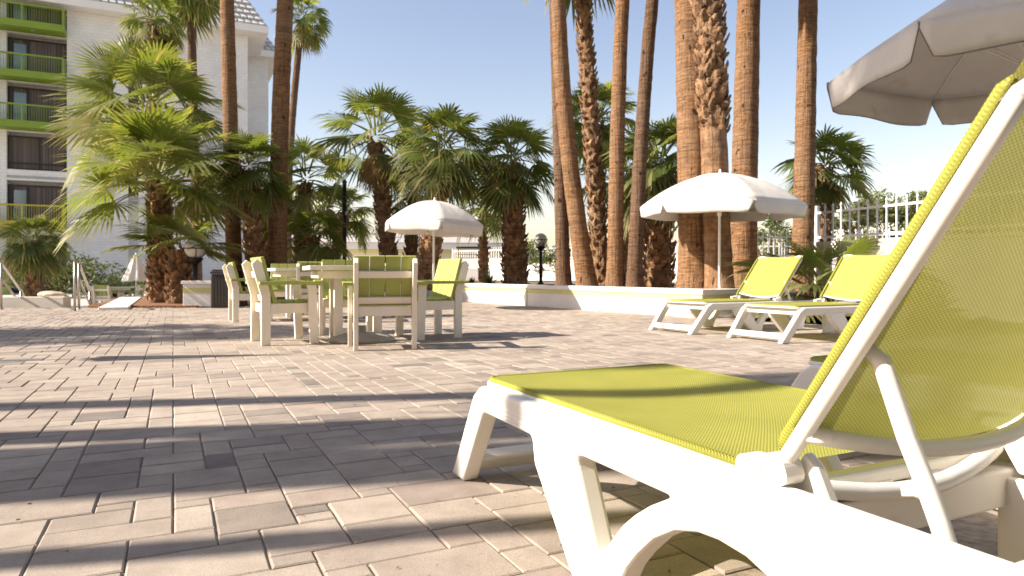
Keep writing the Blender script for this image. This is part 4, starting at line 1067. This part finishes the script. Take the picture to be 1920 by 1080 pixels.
leafy_tree('added leafy tree shading the little palm, left of the pool deck, out of the picture', (-23.5, 22.6, -.57), 7.6, 3.0, 30, .14, SL, 21, per=170, lo=.3)  # unseen tree, added to throw shade on the little left palm

def rock(name, loc, s, seed, label):
    rng = random.Random(seed); bm = bmesh.new(); bmesh.ops.create_icosphere(bm, subdivisions=3, radius=1)
    for v in bm.verts:
        k = 1 + .18 * math.sin(v.co.x * 3 + seed) * math.cos(v.co.y * 2.3) + rng.uniform(-.03, .03); v.co = Vector((v.co.x * s[0] * k, v.co.y * s[1] * k, v.co.z * s[2] * k))
    me = bpy.data.meshes.new(name); bm.to_mesh(me); bm.free(); me.materials.append(M['boulder']); o = bpy.data.objects.new(name, me); C.objects.link(o); o.location = loc; tag(o, label, 'rock')
rock('rock', (X(98, 20), 20, .08), (.38, .3, .10), 3, 'flat tan rock beside the little shaded palm')

# ------------------------------------------------------------------ fences and walls at the back
def fence_run(p, q, z0, h, spacing, label, r=.012, posts=2.4):
    p = Vector(p); q = Vector(q); d = (q - p); L = d.length; d.normalize()
    t = thing('picket_fence', p + Vector((0, 0, z0)), label, 'fence', 'white metal picket fences')
    t.rotation_euler = (0, 0, math.atan2(d.y, d.x))
    for z in (h * .14, h * .86):
        mb = MB(); mb.box((L / 2, 0, z), (L, .032, .042)); mb.build('rail', M['white_metal'], t, 0.004)
    mb = MB(); mb.box((0, 0, h / 2), (r * 2, r * 2, h)); mb.lathe([(r * 1.7, h), (r * 2.1, h + .02), (.002, h + .075)], (0, 0, 0), 8)
    pk = mb.build('picket', M['white_metal'], t); pk.location = (spacing, 0, 0)
    n = min(99, int(L / spacing))
    for k in range(2, n):
        c = pk.copy(); C.objects.link(c); c.parent = t; c.location = (spacing * k, 0, 0)
    mb = MB(); mb.box((0, 0, h * .52), (.07, .07, h * 1.04)); mb.box((0, 0, h * 1.05), (.085, .085, .03)); ps = mb.build('post', M['white_metal'], t, .004)
    m = int(L / posts)
    for k in range(1, m + 1):
        c = ps.copy(); C.objects.link(c); c.parent = t; c.location = (posts * k + spacing / 2, 0, 0)
    return t
def back_wall(p, q, z0, h, label, stripe=True):
    p = Vector(p); q = Vector(q); t = thing('block_wall', p + Vector((0, 0, z0)), label, 'wall', 'white walls carrying fences')
    b, c, s = MB(), MB(), MB(); wall_seg(b, c, s, Vector((0, 0, 0)), q - p, 0, h, .22, .07, .015, stripe)
    b.build('wall_body', M['white_paint'], t); c.build('cap', M['white_paint'], t)
    if stripe: s.build('stripe', M['yellow_paint'], t)
    return t
FN1 = FN0 + FND * 9.5
back_wall(FN0, FN1, -.03, 1.33, 'white wall under the near picket fence, behind the pale lime loungers', False)
fence_run(FN0 + Vector((.1, .05, 0)), FN1 + Vector((.1, .05, 0)), 1.30, .66, .20, 'near white picket fence running behind the foreground backrest')
q0 = Vector((-3.2, 36.4, 0)); q1 = Vector((7.2, 26.4, 0))
back_wall(q0, q1, -.5, 1.80, 'white wall far behind the tall planter trunks')
fence_run(q0 + Vector((.1, .05, 0)), q1 + Vector((.1, .05, 0)), 1.30, .62, .17, 'far picket fence seen between the planter trunks', .015)
q2 = Vector((7.2, 21.4, 0)); q3 = Vector((14.5, 17.4, 0))
back_wall(q2, q3, -.5, 1.62, 'white wall behind the right umbrella, left of the fence-end trunk', False)
fence_run(q2 + Vector((.05, .1, 0)), q3 + Vector((.05, .1, 0)), 1.12, .78, .17, 'far picket fence right of the right umbrella', .014)
q4 = Vector((9.0, 30, 0)); q5 = Vector((24, 27, 0))
back_wall(q4, q5, -.6, 1.75, 'farthest white wall across the street', False)
fence_run(q4, q5, 1.15, .8, .22, 'farthest picket fence across the street', .016)

# ------------------------------------------------------------------ lamps and pole
def globe_lamp(loc, h, r, label):
    t = thing('globe_lamp', loc, label, 'lamp post', 'black lamp posts with round globes')
    mb = MB(); mb.tube([Vector((0, 0, 0)), Vector((0, 0, h - r * 1.1))], r * .24, 12); mb.lathe([(r * .5, 0), (r * .5, .03), (r * .3, .08)], (0, 0, 0), 16)
    mb.lathe([(r * .24, h - r * 1.6), (r * .75, h - r * 1.05), (r * .75, h - r * .92), (r * .3, h - r * .9)], (0, 0, 0), 20); mb.build('post', M['black_metal'], t)
    mb = MB(); mb.lathe([(max(.001, r * math.sin(a)), h - r * math.cos(a)) for a in [math.pi * k / 16 for k in range(17)]], (0, 0, 0), 28); gl = mb.build('globe', M['globe'], t)
    mb = MB(); mb.tube([Vector((r * 1.02 * math.cos(a), r * 1.02 * math.sin(a), h)) for a in [2 * math.pi * k / 24 for k in range(25)]], r * .05, 6, False)
    for q in range(4):
        mb.tube([Vector((r * 1.02 * math.sin(a) * math.cos(q * math.pi / 2 + .5), r * 1.02 * math.sin(a) * math.sin(q * math.pi / 2 + .5), h - r * 1.02 * math.cos(a))) for a in [math.pi / 2 * k / 8 for k in range(1, 9)]], r * .045, 6, False)
    mb.build('cage', M['black_metal'], t)
    return t
globe_lamp((X(366, 15.25), 15.25, .03), 1.24 - .03, .225, 'black globe lamp right of the big shaggy palm trunk, the larger of the left pair')
globe_lamp((X(347, 20.5), 20.5, -.57), 1.85, .22, 'black globe lamp half hidden by the shaggy palm trunk, the smaller of the left pair')
globe_lamp((X(1014, 20.5), 20.5, .36), 1.32, .20, 'black globe lamp on the planter between the thick shaggy palm and the slim trunks')
pl_ = thing('lamp_pole', (X(646, 20), 20, .2), 'plain tall black pole behind the rear chairs', 'pole')
mb = MB(); mb.tube([Vector((0, 0, 0)), Vector((0, 0, 3.1))], .06, 14); mb.build('shaft', M['black_metal'], pl_)
mb = MB(); mb.lathe([(.10, 0), (.10, .12), (.065, .16)], (0, 0, 0), 16); mb.build('base', M['black_metal'], pl_)
mb = MB(); mb.lathe([(.065, 3.1), (.075, 3.13), (.03, 3.2)], (0, 0, 0), 16); mb.build('cap', M['black_metal'], pl_)
mb = MB(); mb.box((.055, -.03, 2.22), (.05, .05, .10)); mb.build('junction_box', M['white_metal'], pl_)

# ------------------------------------------------------------------ low flat building in the middle
lb = thing('pool_building', (X(600, 42), 42, -.6), 'low white flat-roofed building with yellow band behind the middle palms', 'building')
dl = Vector((1, .10, 0)).normalized(); lb.rotation_euler = (0, 0, math.atan2(dl.y, dl.x))
mb = MB(); mb.box((3.6, 3, 1.35), (15.4, 6, 2.7)); mb.build('wall', M['white_paint'], lb)
mb = MB(); mb.box((3.6, 2.6, 2.92), (16.2, 7.4, .40)); mb.build('roof_fascia', M['white_paint'], lb, .01)
mb = MB(); mb.box((3.6, 2.8, 2.62), (15.5, 6.9, .17)); mb.build('stripe', M['yellow_paint'], lb)
mb = MB()
rp = [(-4.6, -1.2), (11.8, -1.2), (11.8, 6.4), (-4.6, 6.4)]
mb.add([Vector((a, b, 3.125)) for a, b in rp] + [Vector((-1.5, 2.6, 3.75)), Vector((8.5, 2.6, 3.75))], [(0, 1, 5, 4), (1, 2, 5), (2, 3, 4, 5), (3, 0, 4)]); rf = mb.build('roof', M['grey_roof'], lb)
mb = MB(); mb.box((3.35, 1.2, 3.75), (.30, .30, 1.1)); mb.box((3.35, 1.2, 4.40), (.42, .42, .08)); mb.build('chimney', M['base_grey'], rf)
aw = thing('awning', (X(862, 31), 31, .36), 'black flat awning with dark railing right of the flat white building', 'awning')
mb = MB(); mb.box((.65, 0, 1.45), (1.5, 1.6, .09)); mb.build('canopy', M['black_metal'], aw)
for x in (0.0, 1.28):
    mb = MB(); mb.tube([Vector((x, -.7, 0)), Vector((x, -.7, 1.4))], .025, 8); mb.build('post', M['black_metal'], aw)
for z in (.65, .82, 1.0, 1.15):
    mb = MB(); mb.box((.65, -.72, z), (1.4, .02, .025)); mb.build('rail', M['black_metal'], aw)
mb = MB(); mb.box((.65, -.75, .28), (1.5, .12, .56)); tag(mb.build('low_wall', M['white_paint'], None), 'short white wall in front of the black awning', 'wall').location = aw.location
fb = thing('far_house', (X(600, 60), 60, -.6), 'far blue-grey gabled roof behind the leaning palms', 'house')
mb = MB(); mb.box((0, 3, 1.6), (6.5, 6, 3.2)); mb.build('wall', M['white_paint'], fb)
mb = MB(); mb.prism([(-3.7, 3.2), (3.7, 3.2), (0, 5.4)], -.4, 6.4, lambda a, b, q: Vector((a, q, b))); mb.build('roof', M['grey_roof'], fb)
mb = MB(); mb.box((1.5, -.03, 1.7), (1.2, .06, 1.1)); mb.build('window', M['glass'], fb)

# ------------------------------------------------------------------ hotel
HO = Vector((-28.56, 45.0, -.57))
hotel = thing('hotel', HO, 'white multi-storey hotel block with green balconies and tiled mansard roof at the left', 'building', rz=math.atan2(DB.y, DB.x))
# local: x along the facade, y into the building, z up from the pool deck
ST = 3.1; G0 = 4.11          # bottom of the first balcony slab above the deck
TOP = 18.3
wb = MB()
xs0, xs1 = -3.49, -.28        # window bay
wb.box((-10.2, 4.5, TOP / 2), (13.42, 9, TOP))                      # left of the bay
wb.box((1.46, 4.5, TOP / 2), (3.48, 9, TOP))                       # wall between the bays
wb.box((7.25, 4.5, TOP / 2), (6.9, 9, TOP))                          # wall right of the stair windows
wb.box((-1.885, 4.9, TOP / 2), (3.21, 8.2, TOP)); wb.box((3.5, 4.75, TOP / 2), (.60, 8.5, TOP))
for k in range(7):
    z = G0 + ST * (k - 1) - .02
    if k == 0: continue
    wb.box((-1.885, .42, z + .10), (3.21, .82, .32))
wb.box((9.1, 15.0, TOP / 2), (7.2, 20, TOP - .02))                  # set back right hand block
wb.build('wall', M['hotel_wall'], hotel)
# windows and doors of the bay
def window(x0, x1, z0, z1, y, door=None, slider=False):
    w = x1 - x0; h = z1 - z0
    mb = MB()
    for (cx, cz, dx, dz) in ((x0 + w / 2, z0 + .05, w, .10), (x0 + w / 2, z1 - .05, w, .10), (x0 + .05, z0 + h / 2, .10, h - .2), (x1 - .05, z0 + h / 2, .10, h - .2)): mb.box((cx, y, cz), (dx, .10, dz))
    if door is not None:
        for xx in (door[0], door[1]): mb.box((xx, y, z0 + h / 2), (.12, .10, h - .2))
    else:
        mb.box((x0 + w * .52, y, z0 + h / 2), (.10, .10, h - .2))
        if slider: mb.box((x0 + w / 2, y - .01, z0 + .42), (w - .2, .10, .08))
    f = mb.build('window', M['dark_frame'], hotel)
    mb = MB(); mb.box((x0 + w / 2, y + .05, z0 + h / 2), (w - .1, .04, h - .1)); mb.build('curtain', M['curtain'], f)
    if door is not None:
        mb = MB(); mb.box(((door[0] + door[1]) / 2, y + .015, z0 + h / 2 - .1), (door[1] - door[0] - .14, .03, h - .5)); mb.build('door_glass', M['glass'], f)
def balcony(zb, mat, x1=-.28, x0=-9.0, dep=1.35):
    mb = MB(); mb.box(((x0 + x1) / 2, -dep / 2, zb + .17), (x1 - x0, dep, .42)); b = mb.build('balcony', mat, hotel, .01)
    zt = zb + .38 + .98
    mb = MB()
    mb.box(((x0 + x1) / 2, -dep + .05, zt), (x1 - x0, .10, .10)); mb.box((x1 - .05, -dep / 2, zt), (.10, dep - .2, .10))
    for x in (x1 - .05, x1 - 2.2, x1 - 3.4, x1 - 5.6): mb.box((x, -dep + .05, zb + .38 + .465), (.10, .10, .93))
    n = int((x1 - x0) / .13)
    for k in range(n): mb.box((x0 + .13 * k, -dep + .05, zb + .38 + .465), (.022, .022, .93))
    for k in range(1, 9): mb.box((x1 - .05, -dep + .05 + .14 * k, zb + .38 + .465), (.022, .022, .93))
    mb.build('railing', mat, b)
    mb = MB(); mb.lathe([(.10, 0), (.10, -.03), (.05, -.05)], (x1 - 1.75, -dep * .55, zb), 12); mb.build('ceiling_light', M['globe'], b)
for k in range(5):
    zb = G0 + ST * k
    if k == 1:
        window(xs0, xs1, zb - ST + 3.52, zb + 2.45 - .0, .35) if False else window(xs0, xs1, zb + .62, zb + 2.78, .35, None, True)
        continue
    balcony(zb, M['hotel_yellow'] if k == 0 else M['hotel_green'])
    window(xs0, xs1, zb + .40, zb + 2.78, .35, (xs0 + .25, xs0 + 1.05))
window(xs0, xs1, .05, 3.1, .35, (xs0 + .25, xs0 + 1.05))
mb = MB(); mb.box((-1.885, .42, G0 + ST + .32), (3.21, .82, .56)); mb.build('spandrel', M['hotel_wall'], hotel)
# stair window column
for k in range(1, 6):
    zb = G0 + ST * k
    window(3.21, 3.79, zb - .7, zb + 1.7, .25)
# lime wall and dark porch at the foot
mb = MB(); mb.box((-6.2, -3.2, 1.0), (7.0, .25, 2.0)); tag(mb.build('garden_wall', M['lime_wall'], None), 'lime green garden wall at the foot of the hotel', 'wall').matrix_world = Matrix.Translation(HO) @ Matrix.Rotation(math.atan2(DB.y, DB.x), 4, 'Z')
# mansard roof: eaves slab, soffit, sloping rows of tiles with real relief
def mansard(x0, x1, y0, y1, ze, over, hgt, inset, name):
    mb = MB(); mb.box(((x0 + x1) / 2, (y0 + y1) / 2, ze + .25), (x1 - x0 + over * 2, y1 - y0 + over * 2, .50)); rf = mb.build('roof', M['white_paint'], hotel, .02)
    a0, a1, b0, b1 = x0 - over + .12, x1 + over - .12, y0 - over + .12, y1 + over - .12; zb = ze + .502; zt = zb + hgt
    mb = MB()
    lo = [Vector((a0, b0, zb)), Vector((a1, b0, zb)), Vector((a1, b1, zb)), Vector((a0, b1, zb))]; hi = [Vector((a0 + inset, b0 + inset, zt)), Vector((a1 - inset, b0 + inset, zt)), Vector((a1 - inset, b1 - inset, zt)), Vector((a0 + inset, b1 - inset, zt))]
    mb.add(lo + hi, [(0, 1, 5, 4), (1, 2, 6, 5), (2, 3, 7, 6), (3, 0, 4, 7), (4, 5, 6, 7)])
    sl = mb.build('mansard', M['grey_roof'], rf)
    mb = MB()
    for (i, j) in ((0, 1), (1, 2)):
        p0, p1, t0, t1 = lo[i], lo[j], hi[i], hi[j]; rows = 7
        nrm = (p1 - p0).cross(t0 - p0).normalized()
        for r in range(rows):
            f0, f1 = (r + .12) / rows, (r + .85) / rows
            e0 = p0.lerp(t0, f0); e1 = p1.lerp(t1, f0); g0 = p0.lerp(t0, f1); g1 = p1.lerp(t1, f1); n = int((e1 - e0).length / .46)
            for k in range(n):
                u0, u1 = (k + .08) / n, (k + .78) / n
                q = [e0.lerp(e1, u0), e0.lerp(e1, u1), g0.lerp(g1, u1), g0.lerp(g1, u0)]
                q2 = [q[0] + nrm * .13, q[1] + nrm * .13, q[2] + nrm * .03, q[3] + nrm * .03]
                mb.add(q2 + q, [(0, 1, 2, 3), (0, 4, 5, 1), (1, 5, 6, 2), (3, 7, 4, 0)])
    mb.build('roof_tiles', M['tile'], sl)
mansard(-16, 10.7, 0.2, 8.6, TOP, 1.3, 3.0, 1.7, 'a')
mansard(6.0, 12.7, 5.1, 24.9, TOP - .06, .85, 2.6, 1.7, 'b')

# unseen building added behind the camera to cut skylight on the patio
hw2 = thing('skylight_blocker', (4, -7.5, 0), 'added white building blocking skylight behind the camera, out of the picture', 'building')
mb = MB(); mb.box((0, -6.0, 7.0), (40, 12, 15.2)); mb.build('wall', M['hotel_wall'], hw2)
for k in range(4):
    for x in range(-17, 19, 4):
        mb = MB(); mb.box((x, .02, 2.2 + 3.1 * k), (2.6, .08, 1.9)); mb.build('window', M['curtain'], hw2)
    mb = MB(); mb.box((0, .7, .75 + 3.1 * (k + 1)), (38, 1.4, .3)); mb.build('balcony', M['hotel_green'], hw2)

# dry leaf bits and grit lying on the paving
rngl = random.Random(77); mb = MB()
for k in range(420):
    y = .9 + 13 * rngl.random() ** 1.6; x = rngl.uniform(-.8, .62) * y
    if (Vector((x, y, 0)) - W0).cross(WD).z < .3 and y > 10: continue
    a = rngl.uniform(0, 6.28); l = rngl.choice((.002, .003, .003, .005, .008)) * rngl.uniform(.7, 1.3); w = l * rngl.uniform(.25, .7); d = Vector((math.cos(a), math.sin(a), 0)); n_ = Vector((-d.y, d.x, 0)); c = Vector((x, y, .0035))
    mb.add([c - d * l, c + n_ * w + Vector((0, 0, l * .3)), c + d * l + Vector((0, 0, l * .25)), c - n_ * w], [(0, 1, 2, 3)], False, (rngl.random() * .5, rngl.random()))
struct(mb.build('leaf_litter', M['mulch'], None, fix=False), 'stuff')
